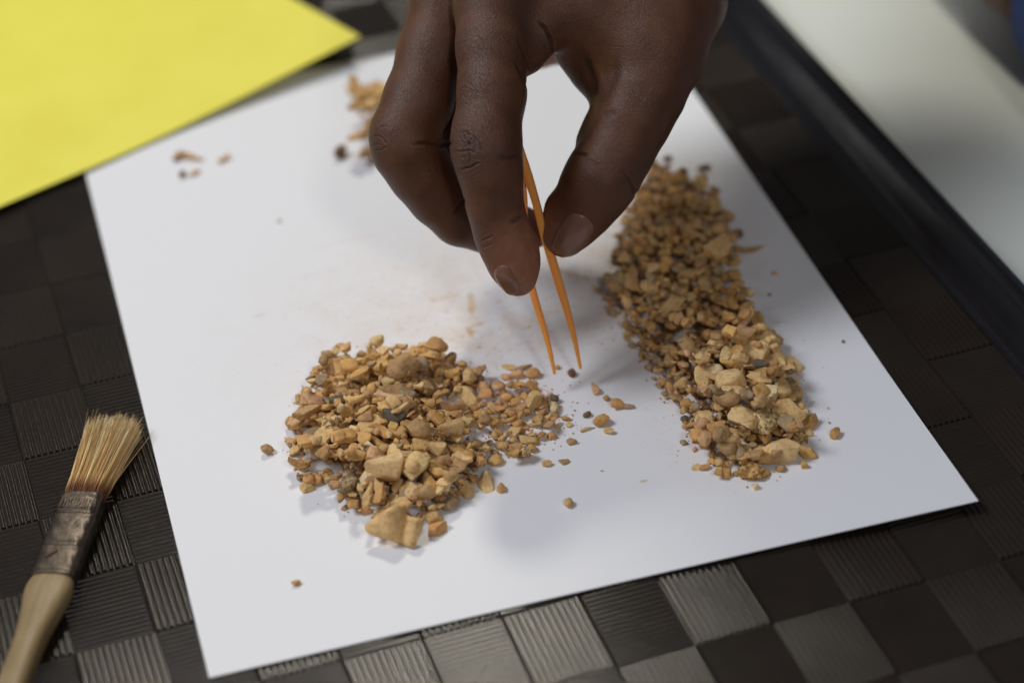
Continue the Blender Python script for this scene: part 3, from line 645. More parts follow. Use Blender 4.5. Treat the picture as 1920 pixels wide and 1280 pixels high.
# height map of what already lies on the sheet (0.5 mm cells)
HX0, HY0, HS = -10.0, -10.0, .5; hm = np.full((500, 660), .14)
gx = HX0+HS*np.arange(500); gy = HY0+HS*np.arange(660)
hm += np.array([[paper_lift(min(max(x/210, 0), 1), min(max(y/297, 0), 1)) for y in gy[::10]] for x in gx[::10]]).repeat(10, 0).repeat(10, 1)[:500, :660]
def inpoly(P, poly):
    x, y = P; c = False; n = len(poly)
    for i in range(n):
        (x1, y1), (x2, y2) = poly[i], poly[i-1]
        if (y1 > y) != (y2 > y) and x < (x2-x1)*(y-y1)/(y2-y1)+x1: c = not c
    return c
def polydist(P, poly):
    P = np.array(P); d = 1e9
    for i in range(len(poly)):
        a = np.array(poly[i]); b = np.array(poly[i-1]); ba = b-a; h = min(1, max(0, (P-a)@ba/(ba@ba+1e-9))); d = min(d, np.linalg.norm(P-a-h*ba))
    return d
def extents(kind, size, E, an=(1, 1, 1)):
    sc = {'chip': (1, .85, .62), 'round': (1, .86, .70), 'flat': (1, .8, .30), 'long': (1, .42, .30), 'shell': (1, .5, .34), 'lump': (1, .86, .66), 'porous': (1, .6, .5)}[kind]
    A = np.array(E.to_matrix())@np.diag(np.array(sc)*np.array(an)*size*.92); return A
def support(x, y, A, q=None):
    """rest an ellipsoid (matrix A) at x, y on the height map: centre height, cells, top"""
    Q = A@A.T; rx, ry = math.sqrt(Q[0, 0]), math.sqrt(Q[1, 1])
    i0, i1 = int((x-rx-HX0)/HS), int((x+rx-HX0)/HS)+2; j0, j1 = int((y-ry-HY0)/HS), int((y+ry-HY0)/HS)+2
    i0 = max(i0, 0); j0 = max(j0, 0); i1 = min(i1, 500); j1 = min(j1, 660)
    if i1 <= i0 or j1 <= j0: return None
    X = gx[i0:i1, None]-x; Y = gy[None, j0:j1]-y; Qi = np.linalg.inv(Q)
    # ellipsoid p^T Qi p = 1, solve for z
    a = Qi[2, 2]; b = 2*(Qi[0, 2]*X+Qi[1, 2]*Y); c = Qi[0, 0]*X*X+2*Qi[0, 1]*X*Y+Qi[1, 1]*Y*Y-1
    D = b*b-4*a*c; m = D > 0; s = np.sqrt(np.where(m, D, 0)); zl = (-b-s)/(2*a); zh = (-b+s)/(2*a)
    H = hm[i0:i1, j0:j1]
    if not m.any(): return None
    z = (H-zl)[m].max() if q is None else np.quantile((H-zl)[m], q)
    return z, (slice(i0, i1), slice(j0, j1)), m, zh, math.sqrt(Q[2, 2])
STONES = []      # x y z kind var size euler colourname rgb pile label name
def drop(x, y, kind, size, cn, pile, E=None, label=None, sink=.22, jit=.08, sub=None, name='stone_chip', q=None, an=None):
    if an is None: an = (rng.uniform(.85, 1.15), rng.uniform(.7, 1.2), rng.uniform(.75, 1.3))
    if E is None:
        t = {'flat': .45, 'long': .35, 'shell': .4}.get(kind, .7); E = Euler((rng.normal(0, t*.5), rng.normal(0, t*.5), rng.uniform(0, 6.283)))
        if kind in ('flat',) and rng.random() < .15: E.x += rng.uniform(.5, 1.1)
    A = extents(kind, size, E, an); r = support(x, y, A, q)
    if r is None: return
    z, sl, m, zh, hz = r; ground = hm[sl].max() < .6
    z -= hz*(sink if not ground else .06)
    H = hm[sl]; np.copyto(H, np.maximum(H, z+zh-.12*hz), where=m)
    STONES.append(dict(x=x, y=y, z=z, kind=kind, var=int(rng.integers(0, 7)), size=size, E=E, cn=cn, rgb=colour(cn, jit), pile=pile, label=label, sub=sub, name=name, an=np.array(an)))
    return STONES[-1]
def W(pts, z=2.0): return [tuple(un(px, py, z)[:2]) for px, py in pts]
LEFT = W([(548, 800), (560, 765), (585, 725), (600, 695), (640, 678), (700, 668), (780, 662), (850, 682), (905, 704), (905, 722), (862, 738), (832, 742), (842, 775), (880, 800), (910, 835), (912, 872), (868, 918), (830, 950), (780, 968), (745, 985), (700, 965), (645, 945), (620, 905), (560, 893), (547, 865)])
SPARSE = W([(885, 705), (935, 715), (1000, 712), (1050, 740), (1072, 775), (1065, 805), (1030, 822), (1005, 850), (962, 865), (930, 850), (905, 825), (872, 795), (862, 760), (905, 738)], 1)
RIGHT = W([(1218, 312), (1262, 325), (1300, 345), (1345, 372), (1375, 425), (1386, 470), (1382, 520), (1400, 575), (1448, 628), (1472, 668), (1492, 700), (1505, 760), (1522, 800), (1510, 850), (1450, 868), (1420, 880), (1350, 884), (1300, 850), (1285, 810), (1276, 770), (1240, 728), (1212, 680), (1175, 635), (1140, 575), (1135, 520), (1150, 470), (1165, 400), (1190, 360)])
BACK = W([(662, 190), (700, 182), (740, 186), (760, 215), (760, 285), (700, 292), (680, 255), (668, 200)], 1)
def rpoint(poly):
    xs = [p[0] for p in poly]; ys = [p[1] for p in poly]
    while True:
        P = (rng.uniform(min(xs), max(xs)), rng.uniform(min(ys), max(ys)))
        if inpoly(P, poly): return P
def fill(poly, n, hmax, ramp, pick, pile, tries=4, edge_small=True):
    for q in range(n):
        best = None
        for _ in range(tries):
            P = rpoint(poly); d = polydist(P, poly); tgt = hmax*min(1, d/ramp)**.75
            i = min(499, max(0, int((P[0]-HX0)/HS))); j = min(659, max(0, int((P[1]-HY0)/HS))); e = hm[i, j]-tgt
            if best is None or e < best[0]: best = (e, P, d)
        if best[0] > .8: continue
        P, d = best[1], best[2]; kind, size, cn = pick(P, d); drop(P[0], P[1], kind, size, cn, pile)
def choice(d):
    k = list(d); p = np.array([d[a] for a in k], float); return k[rng.choice(len(k), p=p/p.sum())]
def pick_left(P, d):
    kind = choice(dict(chip=34, round=5, flat=34, long=15, shell=12, lump=3)); s = float(np.clip(rng.lognormal(math.log(1.25), .43), .5, 3.2))
    if kind in ('long', 'shell', 'flat'): s *= 1.25
    return kind, s, choice({'tan': 22, 'ochre': 26, 'brown': 16, 'cream': 13, 'orange': 12, 'pinkish': 5, 'grey-brown': 7, 'dark brown': 1.5, 'dark grey': .6})
def pick_right(P, d):
    # fine brown grit along the left edge and at the far end, bigger pale chips towards the near right
    u = (P[1]-60)/110; edge = polydist(P, RIGHT_L)
    kind = choice(dict(chip=42, round=10, flat=32, long=7, shell=6, lump=4)); small = edge < 9+4*rng.random() or rng.random() < .25
    s = float(np.clip(rng.lognormal(math.log(1.05 if small else 1.6), .38), .6, 3.6))
    if small: cn = choice({'brown': 30, 'grey-brown': 24, 'ochre': 16, 'tan': 18, 'pinkish': 10, 'orange': 6, 'dark brown': 4})
    else: cn = choice({'brown': 24, 'grey-brown': 16, 'ochre': 22, 'tan': 28, 'cream': 9, 'orange': 8, 'pinkish': 6, 'dark brown': 4, 'dark grey': .7}) if P[1] > 95 else choice({'tan': 26, 'ochre': 24, 'cream': 20, 'brown': 14, 'orange': 12, 'grey-brown': 9, 'pinkish': 7, 'dark grey': .8})
    return kind, s, cn
RIGHT_L = W([(1190, 360), (1165, 400), (1150, 470), (1135, 520), (1140, 575), (1175, 635), (1212, 680), (1240, 728), (1276, 770)])[::-1]
RIGHT_L = RIGHT_L+[(p[0]-3, p[1]) for p in RIGHT_L[::-1]]
fill(LEFT, 1900, 4.9, 14, pick_left, 'left')
def pick_sparse(P, d):
    k, s, c = pick_left(P, d); return ('chip' if k == 'long' and rng.random() < .5 else k), min(s, 2.3)*.95, choice({'orange': 26, 'ochre': 24, 'tan': 22, 'pinkish': 10, 'brown': 12, 'cream': 7, 'dark grey': .8})
fill(SPARSE, 150, 1.2, 6, pick_sparse, 'trail', tries=3)
fill(RIGHT, 2300, 5.2, 13, pick_right, 'right')
def pick_back(P, d): return choice(dict(long=50, shell=20, chip=20, flat=10)), float(rng.uniform(1.8, 4.0)), choice({'ochre': 30, 'tan': 25, 'orange': 16, 'cream': 14, 'brown': 14, 'grey-brown': 5})
fill(BACK, 85, 3.2, 10, pick_back, 'back')
# the pieces one can single out: px, py, width px, height px, kind, colour, turn, pile, name, label
S = 'stone_chip'; B = 'bone_fragment'
KEY = [
 (1365, 720, 52, 34, 'flat', 'cream', .2, 'right', S, None), (1500, 800, 30, 26, 'chip', 'brown', .5, 'right', S, None), (698, 668, 28, 26, 'flat', 'white', .9, 'left', S, 'off-white flat chip standing out at the far rim of the left heap'), (820, 668, 30, 28, 'chip', 'cream', .5, 'left', S, 'pale blocky chip at the far right shoulder of the left heap'),
 (757, 690, 74, 50, 'lump', 'brown', .1, 'left', 'stone_lump', 'largest smooth brown lump, at the far side of the left heap'),
 (740, 729, 52, 22, 'shell', 'brown', -.1, 'left', S, 'curved brown splinter lying just below the big smooth brown lump'),
 (742, 783, 42, 32, 'chip', 'dark grey', .3, 'left', 'pebble', 'dark grey blunt pebble in the middle of the left heap'),
 (634, 768, 26, 26, 'round', 'dark grey', 1.0, 'left', 'pebble', 'smaller dark grey pebble behind the rough porous cream lump'),
 (593, 752, 40, 38, 'lump', 'pinkish', .4, 'left', 'stone_lump', 'pinkish knobbly lump on the left shoulder of the left heap'),
 (619, 797, 56, 54, 'porous', 'cream', .9, 'left', 'bone_fragment', 'rough porous cream lump on the left side of the left heap'),
 (590, 838, 60, 34, 'flat', 'cream', -.35, 'left', S, 'smooth cream wedge below the rough porous cream lump'),
 (590, 792, 28, 40, 'round', 'grey-brown', .3, 'left', S, 'shiny grey-brown pebble left of the rough porous cream lump'),
 (634, 821, 24, 24, 'chip', 'orange', .3, 'left', S, 'orange faceted chip touching the porous cream lump'),
 (572, 822, 20, 20, 'chip', 'orange', 1.0, 'left', S, None), (600, 870, 26, 20, 'lump', 'cream', .3, 'left', S, None), (570, 868, 30, 22, 'chip', 'tan', .3, 'left', S, None), (578, 895, 22, 20, 'round', 'orange', .3, 'left', S, 'smooth orange pebble on the near left rim of the left heap'),
 (880, 755, 40, 34, 'flat', 'tan', .8, 'left', S, 'pale pointed flat chip beside the bare gap in the left heap'), (836, 797, 34, 34, 'flat', 'ochre', .3, 'left', S, None), (848, 800, 40, 38, 'chip', 'tan', 1.2, 'left', S, 'cream and orange rounded piece on the right flank of the left heap'),
 (795, 805, 40, 30, 'flat', 'ochre', .5, 'left', S, None), (790, 832, 32, 26, 'chip', 'ochre', .1, 'left', S, None), (720, 812, 40, 16, 'shell', 'orange', -.5, 'left', S, 'orange curved splinter in front of the dark grey pebble'),
 (688, 836, 26, 16, 'flat', 'white', .1, 'left', S, None), (672, 828, 14, 10, 'chip', 'white', .1, 'left', S, None), (660, 850, 24, 24, 'chip', 'orange', .1, 'left', S, None), (700, 850, 40, 30, 'chip', 'pinkish', .4, 'left', S, None),
 (833, 862, 40, 24, 'lump', 'brown', -.1, 'left', S, 'brown oval stone right of the large cream plates'), (790, 842, 44, 22, 'flat', 'cream', -.6, 'left', S, None), (820, 840, 36, 30, 'chip', 'tan', .4, 'left', S, None), (866, 855, 50, 26, 'flat', 'ochre', -.4, 'left', S, None),
 (745, 852, 50, 40, 'chip', 'cream', .2, 'left', S, 'rearmost of the three large overlapping cream chips in the left heap'),
 (727, 872, 62, 56, 'chip', 'cream', .8, 'left', S, 'left of the three large overlapping cream chips in the left heap'),
 (774, 876, 52, 60, 'flat', 'cream', 1.2, 'left', S, 'right-hand flat one of the three large overlapping cream chips'),
 (690, 894, 34, 30, 'chip', 'white', .1, 'left', S, 'pale yellow block left of the large overlapping cream chips'),
 (655, 908, 36, 52, 'porous', 'grey-brown', 1.3, 'left', 'bone_fragment', 'rough grey-brown lump on the near left of the left heap'),
 (805, 905, 42, 20, 'chip', 'ochre', -.7, 'left', S, None), (830, 897, 34, 26, 'chip', 'cream', -.4, 'left', S, None), (828, 920, 18, 32, 'flat', 'cream', 1.4, 'left', S, None), (775, 920, 28, 34, 'flat', 'cream', 1.2, 'left', S, None), (795, 922, 32, 36, 'round', 'brown', .2, 'left', S, 'round brown pebble in the near part of the left heap'),
 (712, 925, 16, 52, 'long', 'orange', 1.5, 'left', S, 'upright orange splinter near the front of the left heap'), (692, 930, 16, 54, 'long', 'tan', 1.35, 'left', B, 'upright tan bone splinter near the front of the left heap'), (640, 930, 30, 30, 'shell', 'brown', 1.2, 'left', S, None),
 (862, 895, 28, 44, 'flat', 'brown', 1.2, 'left', S, None), (845, 942, 44, 30, 'lump', 'grey-brown', .3, 'left', S, 'ragged grey-brown piece on the near right rim of the left heap'), (812, 962, 32, 24, 'round', 'tan', .3, 'left', S, 'rounded greenish tan pebble beside the biggest saddle-shaped chunk'),
 (750, 945, 50, 30, 'flat', 'tan', .2, 'left', S, None), (912, 908, 42, 40, 'flat', 'cream', -.7, 'left', S, 'pale squarish plate on the right-hand rim of the left heap'), (875, 925, 30, 22, 'chip', 'tan', -.6, 'left', S, None),
 (824, 988, 44, 34, 'chip', 'orange', .0, 'left', S, 'orange wedge lying alone right of the biggest saddle-shaped chunk'),
 # trail
 (956, 688, 36, 14, 'flat', 'tan', -.2, 'trail', S, None), (985, 687, 26, 10, 'long', 'brown', .3, 'trail', S, None), (1000, 700, 32, 18, 'round', 'orange', .0, 'trail', S, 'orange oval pebble just left of the tweezer tips'), (968, 702, 30, 16, 'round', 'pinkish', .0, 'trail', S, None), (948, 706, 18, 12, 'round', 'pinkish', .0, 'trail', S, None),
 (1037, 764, 18, 22, 'chip', 'white', 1.2, 'trail', S, 'whitish chip near the right end of the thin trail of chips'), (1040, 746, 16, 14, 'round', 'dark grey', .2, 'trail', 'pebble', 'dark grey bead near the right end of the thin trail of chips'), (1000, 746, 34, 30, 'chip', 'tan', .2, 'trail', S, None), (965, 752, 24, 20, 'chip', 'orange', .2, 'trail', S, None), (897, 712, 22, 14, 'lump', 'dark brown', .2, 'left', S, None),
 (990, 822, 34, 20, 'chip', 'tan', .2, 'trail', S, None), (1035, 813, 20, 14, 'chip', 'orange', .2, 'trail', S, None), (983, 845, 28, 26, 'porous', 'cream', .5, 'trail', B, None), (962, 860, 32, 14, 'shell', 'ochre', .3, 'trail', S, None), (930, 862, 22, 22, 'chip', 'ochre', .8, 'trail', S, None), (903, 862, 18, 16, 'chip', 'orange', .2, 'trail', S, None), (910, 800, 16, 18, 'round', 'brown', .2, 'trail', S, None),
 # strays
 (502, 842, 24, 19, 'lump', 'brown', .2, 'stray', S, 'brown crumb lying alone left of the left heap'), (557, 1092, 13, 15, 'lump', 'orange', .4, 'stray', S, 'small orange crumb lying alone near the near left of the paper'), (1066, 942, 17, 15, 'round', 'tan', .4, 'stray', S, 'tan crumb lying alone between the two heaps'), (940, 915, 18, 15, 'chip', 'ochre', .4, 'stray', S, 'tiny ochre chip just right of the pale squarish plate'),
 (1072, 699, 15, 13, 'round', 'dark brown', .4, 'stray', S, 'dark brown crumb right under the tweezer tips'), (1115, 727, 13, 28, 'long', 'pinkish', 1.9, 'stray', S, None), (1137, 746, 11, 9, 'round', 'brown', .4, 'stray', S, None), (1158, 757, 30, 21, 'lump', 'orange', .1, 'stray', S, 'orange pebble lying alone right of the tweezer tips'), (1179, 760, 23, 9, 'round', 'grey-brown', 0, 'stray', S, 'flat grey-brown crumb touching the lone orange pebble'), (1101, 777, 12, 13, 'round', 'dark brown', .4, 'stray', S, None),
 (1130, 787, 36, 24, 'lump', 'ochre', .3, 'stray', S, 'ragged ochre chip near the end of the trail'), (1140, 807, 24, 11, 'chip', 'tan', -.6, 'stray', S, None), (1102, 803, 34, 7, 'long', 'tan', .25, 'stray', S, 'thin tan sliver beyond the end of the trail'), (1073, 827, 20, 11, 'lump', 'brown', .1, 'stray', S, None), (1024, 868, 20, 12, 'chip', 'tan', -.4, 'stray', S, None), (1058, 866, 22, 11, 'flat', 'brown', .1, 'stray', S, None), (1045, 688, 12, 8, 'round', 'orange', .1, 'stray', S, None),
 # right heap
 (1352, 466, 54, 44, 'flat', 'tan', .6, 'right', S, 'large pale tan slab in the far half of the right heap'), (1412, 465, 62, 15, 'long', 'brown', .25, 'right', S, 'long pointed brown splinter sticking out to the right of the right heap'), (1345, 430, 34, 20, 'round', 'tan', .2, 'right', S, None), (1382, 440, 24, 16, 'round', 'dark brown', .2, 'right', S, None), (1262, 572, 44, 54, 'flat', 'tan', 1.0, 'right', S, 'broad tan slab in the middle of the right heap'), (1185, 535, 32, 44, 'chip', 'tan', -.8, 'right', S, 'pale pinkish block on the left side of the right heap'), (1224, 510, 24, 32, 'chip', 'cream', 1.4, 'right', S, None), (1290, 518, 28, 30, 'chip', 'cream', 1.0, 'right', S, 'cream chip standing out in the far half of the right heap'), (1246, 478, 26, 18, 'round', 'tan', -.2, 'right', S, None), (1216, 537, 36, 22, 'flat', 'tan', .2, 'right', S, None), (1168, 490, 26, 24, 'chip', 'tan', .2, 'right', S, None), (1320, 530, 22, 48, 'long', 'tan', 1.6, 'right', S, None),
 (1418, 605, 26, 30, 'chip', 'ochre', 1.9, 'right', S, 'upright orange-brown chip on the right flank of the right heap'), (1448, 636, 40, 32, 'chip', 'brown', -.3, 'right', S, None), (1400, 630, 42, 26, 'chip', 'brown', .4, 'right', S, None), (1365, 608, 34, 26, 'chip', 'orange', .2, 'right', S, None), (1415, 655, 50, 46, 'flat', 'cream', -.5, 'right', S, 'large pale slab high on the right heap'), (1388, 668, 42, 34, 'chip', 'cream', .1, 'right', S, None), (1362, 668, 22, 28, 'chip', 'cream', 1.3, 'right', S, None), (1448, 678, 50, 44, 'flat', 'brown', .4, 'right', S, 'flat brown chip behind the cream slabs of the right heap'), (1490, 687, 46, 34, 'flat', 'cream', -.4, 'right', S, 'yellowish flat chip poking out at the right rim of the right heap'),
 (1337, 693, 40, 24, 'round', 'white', -.3, 'right', S, None), (1370, 712, 60, 36, 'round', 'cream', .1, 'right', S, 'smooth oval cream stone in the middle of the near half of the right heap'), (1425, 708, 58, 22, 'flat', 'cream', .1, 'right', S, None), (1468, 712, 34, 46, 'round', 'cream', 1.7, 'right', S, 'rounded cream chip near the right rim of the right heap'), (1487, 738, 40, 26, 'chip', 'brown', -.3, 'right', S, None), (1436, 729, 56, 34, 'chip', 'white', -.55, 'right', S, 'pale triangular block in the near half of the right heap'),
 (1315, 730, 28, 52, 'chip', 'cream', 1.45, 'right', S, 'tall cream block on the left side of the near half of the right heap'), (1276, 720, 30, 26, 'flat', 'tan', .8, 'right', S, None), (1383, 740, 46, 32, 'round', 'cream', -.6, 'right', S, 'bean-shaped cream stone in the near half of the right heap'), (1430, 757, 32, 24, 'lump', 'tan', .2, 'right', S, None), (1286, 757, 26, 20, 'lump', 'orange', .2, 'right', S, None), (1284, 785, 16, 13, 'round', 'dark grey', .1, 'right', 'pebble', 'dark grey bead on the left rim of the right heap'), (1294, 742, 12, 12, 'round', 'dark grey', .1, 'right', 'pebble', 'small dark bead behind the orange crumbs on the left rim of the right heap'), (1349, 773, 22, 14, 'lump', 'dark brown', .1, 'right', S, None),
 (1393, 779, 78, 44, 'chip', 'cream', .15, 'right', S, 'large angular cream block in the near half of the right heap'), (1323, 789, 40, 40, 'chip', 'cream', 1.1, 'right', S, 'pale heart-shaped block near the left rim of the right heap'), (1431, 793, 66, 44, 'porous', 'cream', 1.05, 'right', 'bone_fragment', 'upright cream bone piece with pits in the near half of the right heap'), (1477, 775, 66, 40, 'flat', 'tan', -.7, 'right', S, 'long tan slab sloping down the right side of the right heap'), (1475, 795, 38, 30, 'flat', 'grey-brown', .1, 'right', S, None), (1520, 789, 40, 34, 'chip', 'ochre', .1, 'right', S, 'ochre block at the right-hand rim of the right heap'), (1500, 768, 34, 18, 'chip', 'cream', -.1, 'right', S, None),
 (1345, 808, 42, 18, 'flat', 'cream', -.2, 'right', S, None), (1402, 820, 30, 24, 'flat', 'cream', .5, 'right', B, None), (1345, 826, 34, 28, 'flat', 'orange', .3, 'right', S, None), (1376, 820, 18, 18, 'round', 'cream', .2, 'right', S, None), (1370, 832, 18, 22, 'round', 'tan', .3, 'right', S, None), (1305, 832, 16, 20, 'chip', 'orange', .3, 'right', S, None), (1324, 836, 22, 26, 'chip', 'pinkish', .9, 'right', S, None), (1347, 848, 20, 26, 'round', 'brown', 1.2, 'right', S, None), (1364, 856, 28, 28, 'round', 'brown', .6, 'right', S, None), (1386, 851, 26, 24, 'round', 'grey-brown', .3, 'right', S, None),
 (1464, 844, 84, 42, 'chip', 'cream', -.1, 'right', S, 'largest cream block, at the near end of the right heap'), (1496, 820, 42, 20, 'porous', 'cream', -.2, 'right', B, 'spongy cream fragment behind the largest cream block'), (1515, 848, 30, 34, 'chip', 'ochre', -.9, 'right', S, 'ochre wedge right of the largest cream block'), (1434, 865, 34, 26, 'lump', 'ochre', .2, 'right', S, None), (1392, 872, 28, 13, 'flat', 'orange', .2, 'right', S, None),
 (1417, 889, 62, 24, 'porous', 'ochre', .12, 'right', 'bone_fragment', 'spongy orange fragment full of pores in front of the right heap'), (1418, 911, 14, 13, 'chip', 'white', .2, 'stray', S, 'tiny off-white crumb in front of the spongy orange fragment'), (1360, 887, 24, 22, 'lump', 'ochre', .5, 'right', S, None), (1347, 884, 14, 20, 'long', 'ochre', 1.2, 'right', S, None), (1320, 875, 22, 13, 'chip', 'orange', .0, 'right', S, 'flat orange chip at the near left rim of the right heap'), (1305, 852, 18, 13, 'flat', 'cream', .2, 'right', S, None), (1283, 830, 15, 12, 'chip', 'grey-brown', .2, 'right', S, None),
 (1466, 879, 20, 16, 'lump', 'brown', -.7, 'right', S, None), (1509, 871, 16, 14, 'chip', 'ochre', .0, 'stray', S, 'small ochre crumb in front of the ochre wedge of the right heap'), (1565, 812, 23, 19, 'chip', 'orange', .0, 'stray', S, 'tan pyramid-shaped crumb lying alone right of the right heap'),
 (1252, 297, 12, 14, 'round', 'dark brown', .0, 'stray', S, None), (1320, 314, 13, 20, 'round', 'dark brown', .0, 'stray', S, 'dark crumb lying alone beyond the far end of the right heap'), (1311, 338, 13, 13, 'round', 'dark brown', .0, 'stray', S, None), (1452, 512, 12, 9, 'flat', 'pinkish', .0, 'stray', S, None), (1443, 552, 6, 6, 'round', 'dark brown', .0, 'stray', S, None), (1581, 640, 6, 6, 'round', 'dark brown', .0, 'stray', S, None), (1691, 808, 3.5, 3.5, 'round', 'dark brown', .0, 'stray', S, None), (1128, 882, 6, 4, 'long', 'orange', .0, 'stray', S, None), (523, 414, 8, 6, 'flat', 'grey-brown', 0, 'stray', S, None), (1230, 895, 2.6, 2.6, 'round', 'dark brown', 0, 'stray', S, None), (993, 612, 4, 4, 'round', 'tan', 0, 'stray', S, None),
 # far left scraps
 (340, 290, 36, 9, 'long', 'brown', .35, 'stray', S, 'brown flake at the left end of the blurred scraps near the yellow sheet'), (362, 293, 50, 12, 'long', 'ochre', -.2, 'stray', S, 'longest ochre splinter among the blurred scraps near the yellow sheet'), (419, 298, 24, 10, 'long', 'tan', .45, 'stray', S, 'tan splinter lying apart at the right of the blurred scraps'), (340, 327, 14, 13, 'chip', 'dark brown', .2, 'stray', S, 'dark crumb below the blurred scraps near the yellow sheet'), (366, 323, 20, 9, 'long', 'orange', .5, 'stray', S, 'orange splinter below the blurred scraps near the yellow sheet'),
 (639, 285, 24, 22, 'round', 'dark brown', 0, 'stray', S, 'dark brown crumb left of the far heap beside the middle finger'), (686, 285, 34, 24, 'chip', 'brown', 0, 'back', S, None), (657, 167, 18, 24, 'long', 'tan', 2.0, 'back', S, None), (684, 170, 16, 30, 'long', 'ochre', 1.6, 'back', S, None), (680, 213, 56, 12, 'long', 'ochre', .05, 'back', S, None), (680, 248, 50, 16, 'long', 'ochre', .65, 'back', S, None),
]
for (px, py, wpx, hpx, kind, cn, turn, pile, name, lab) in KEY:
    P = un(px, py, 3.0)
    s = FPX/((CR@P+CT)[2]); big = max(wpx, hpx)/2/s
    ar = {'chip': .85, 'round': .86, 'flat': .8, 'long': .42, 'shell': .5, 'lump': .86, 'porous': .6}[kind]
    on_heap = pile in ('left', 'right') and kind != 'long'
    size = big*(1.03 if max(wpx, hpx) < 30 else .94)
    fs = .80 if (on_heap and kind in ('flat', 'shell', 'porous')) else .64
    tt = abs(math.sin(turn)); yaw = math.atan2(math.sin(turn)/fs, math.cos(turn))-.27
    if hpx > wpx: size *= 1+(1/fs-1)*.55; k_ = (wpx/hpx)/(1+(1/fs-1)*.55)/ar; an = (1, min(1.3, max(.5, k_)), min(1.3, max(.5, k_)))
    else:
        k_ = (hpx/wpx)/.70 if kind in ('chip', 'round', 'lump', 'flat') else (hpx/wpx)/.40
        if tt > .3 and kind in ('long', 'shell'): size *= 1+(1/fs-1)*tt*.6; k_ = 1
        an = (1, min(1.4, max(.45, k_)), min(1.3, max(.4, k_)))
    E = Euler((rng.normal(.12 if on_heap else 0, .10), rng.normal(0, .08), yaw))
    if kind in ('flat', 'shell', 'porous') and on_heap: E = (Matrix.Rotation(.38+rng.normal(0, .08), 3, Vector(CR[0]))@Euler((rng.normal(0, .08), rng.normal(0, .1), yaw)).to_matrix()).to_euler()
    A = extents(kind, size, E, an); Q = .5 if on_heap else None; zc = 2.0
    for _ in range(5):
        P = un(px, py, zc); r = support(P[0], P[1], A, Q)
        if r is None: break
        zc = .4*zc+.6*(r[0]-r[4]*(.25 if on_heap else .06))
    drop(P[0], P[1], kind, size, cn, pile, E=E, label=lab or None, sink=.25, jit=.04, sub=4 if max(wpx, hpx) > 30 else 3, name=name, q=Q, an=an)
    STONES[-1]['key'] = True
# choose the pieces that show largest: exposed on top of the height map and big
for s in STONES:
    i = min(499, max(0, int((s['x']-HX0)/HS))); j = min(659, max(0, int((s['y']-HY0)/HS)))
    loc = hm[max(0, i-1):i+2, max(0, j-1):j+2].mean(); s['expo'] = s['z']+s['size']*.45 >= loc
    s['score'] = (1e3 if s.get('key') else 0)+s['size']**2*(1 if s['expo'] else .02)
order = sorted([s for s in STONES if s['pile'] != 'x'], key=lambda s: -s['score'])
CHIPN = 0; single = []
for s in order:
    if s['name'] == 'stone_chip':
        if CHIPN >= 290: continue
        CHIPN += 1
    single.append(s); s['single'] = True
marks = [s for s in single if s['label']]
ADJ = {'chip': 'angular', 'round': 'rounded', 'flat': 'flat', 'long': 'splinter-like', 'shell': 'curved', 'lump': 'rough', 'porous': 'porous'}
HEAP = {'left': 'in the left heap', 'right': 'in the right heap', 'trail': 'in the thin trail beside the left heap', 'back': 'in the far heap behind the hand', 'stray': 'lying loose on the paper'}
SHORT = {}
def shortlab(l):
    for cut in (' in the ', ' at the ', ' on the ', ' lying', ' beside', ' near ', ' just', ' right ', ' left ', ' below', ' touching', ' sticking', ' behind', ' poking', ' high', ' sloping', ' standing', ' with ', ' full', ' beyond'):
        if cut in l[6:]: l = l[:6]+l[6:].split(cut)[0]
    return l
def dirword(dx, dy):
    a = math.degrees(math.atan2(dy, dx)) % 360
    return ['right of', 'behind and right of', 'behind', 'behind and left of', 'left of', 'in front and left of', 'in front of', 'in front and right of'][int((a+22.5)//45) % 8]
used = {}
for s in single:
    if not s['label']:
        c = [m for m in marks if m['pile'] == s['pile'] or (s['pile'] in ('trail', 'stray', 'back'))]
        m = min(c, key=lambda m: (m['x']-s['x'])**2+(m['y']-s['y'])**2)
        dx, dy = s['x']-m['x'], s['y']-m['y']; r = math.hypot(dx, dy)
        ca, sa = math.cos(-.27), math.sin(-.27); dxi, dyi = dx*math.cos(.27)-dy*math.sin(.27)*1, dx*math.sin(.27)+dy*math.cos(.27)
        tgt = ' '.join(shortlab(m['label']).split()[:7]); s['base'] = f"{s['cn']} {ADJ[s['kind']]} chip, {'just ' if r < 7 else ''}{dirword(dxi, dyi)} the {tgt}"
        used.setdefault(s['base'], []).append(s)
for b, L in used.items():
    L.sort(key=lambda s: -s['size'])
    L.sort(key=lambda s: -s['size'])
    if len(b.split()) > 15: b = ' '.join(b.split()[:15])
    if len(L) > 3 and L[0]['pile'] == 'back':
        L.sort(key=lambda s: s['x'])
        for s, w_ in zip(L, ['leftmost', 'second from left', 'third from left']+['right-hand']*9): s['label'] = ' '.join((w_+' '+b).split()[:16])
        continue
    if len(L) == 1: L[0]['label'] = b
    elif len(L) == 2: L[0]['label'] = 'larger '+b; L[1]['label'] = 'smaller '+b
    else:
        L[0]['label'] = 'largest '+b; L[-1]['label'] = 'smallest '+b
        for s in L[1:-1]: s['label'] = 'middling '+b
GROUP = {'left': 'stone chips heaped on the left', 'right': 'stone chips heaped on the right', 'trail': 'stone chips in the thin trail', 'back': 'stone chips heaped at the far side', 'stray': 'loose crumbs on the paper'}
def put(o, s):
    o.location = Vector((s['x'], s['y'], s['z']))*MM; o.rotation_euler = s['E']; o.scale = tuple(s['size']*s['an']); o.color = (*s['rgb'], 1)
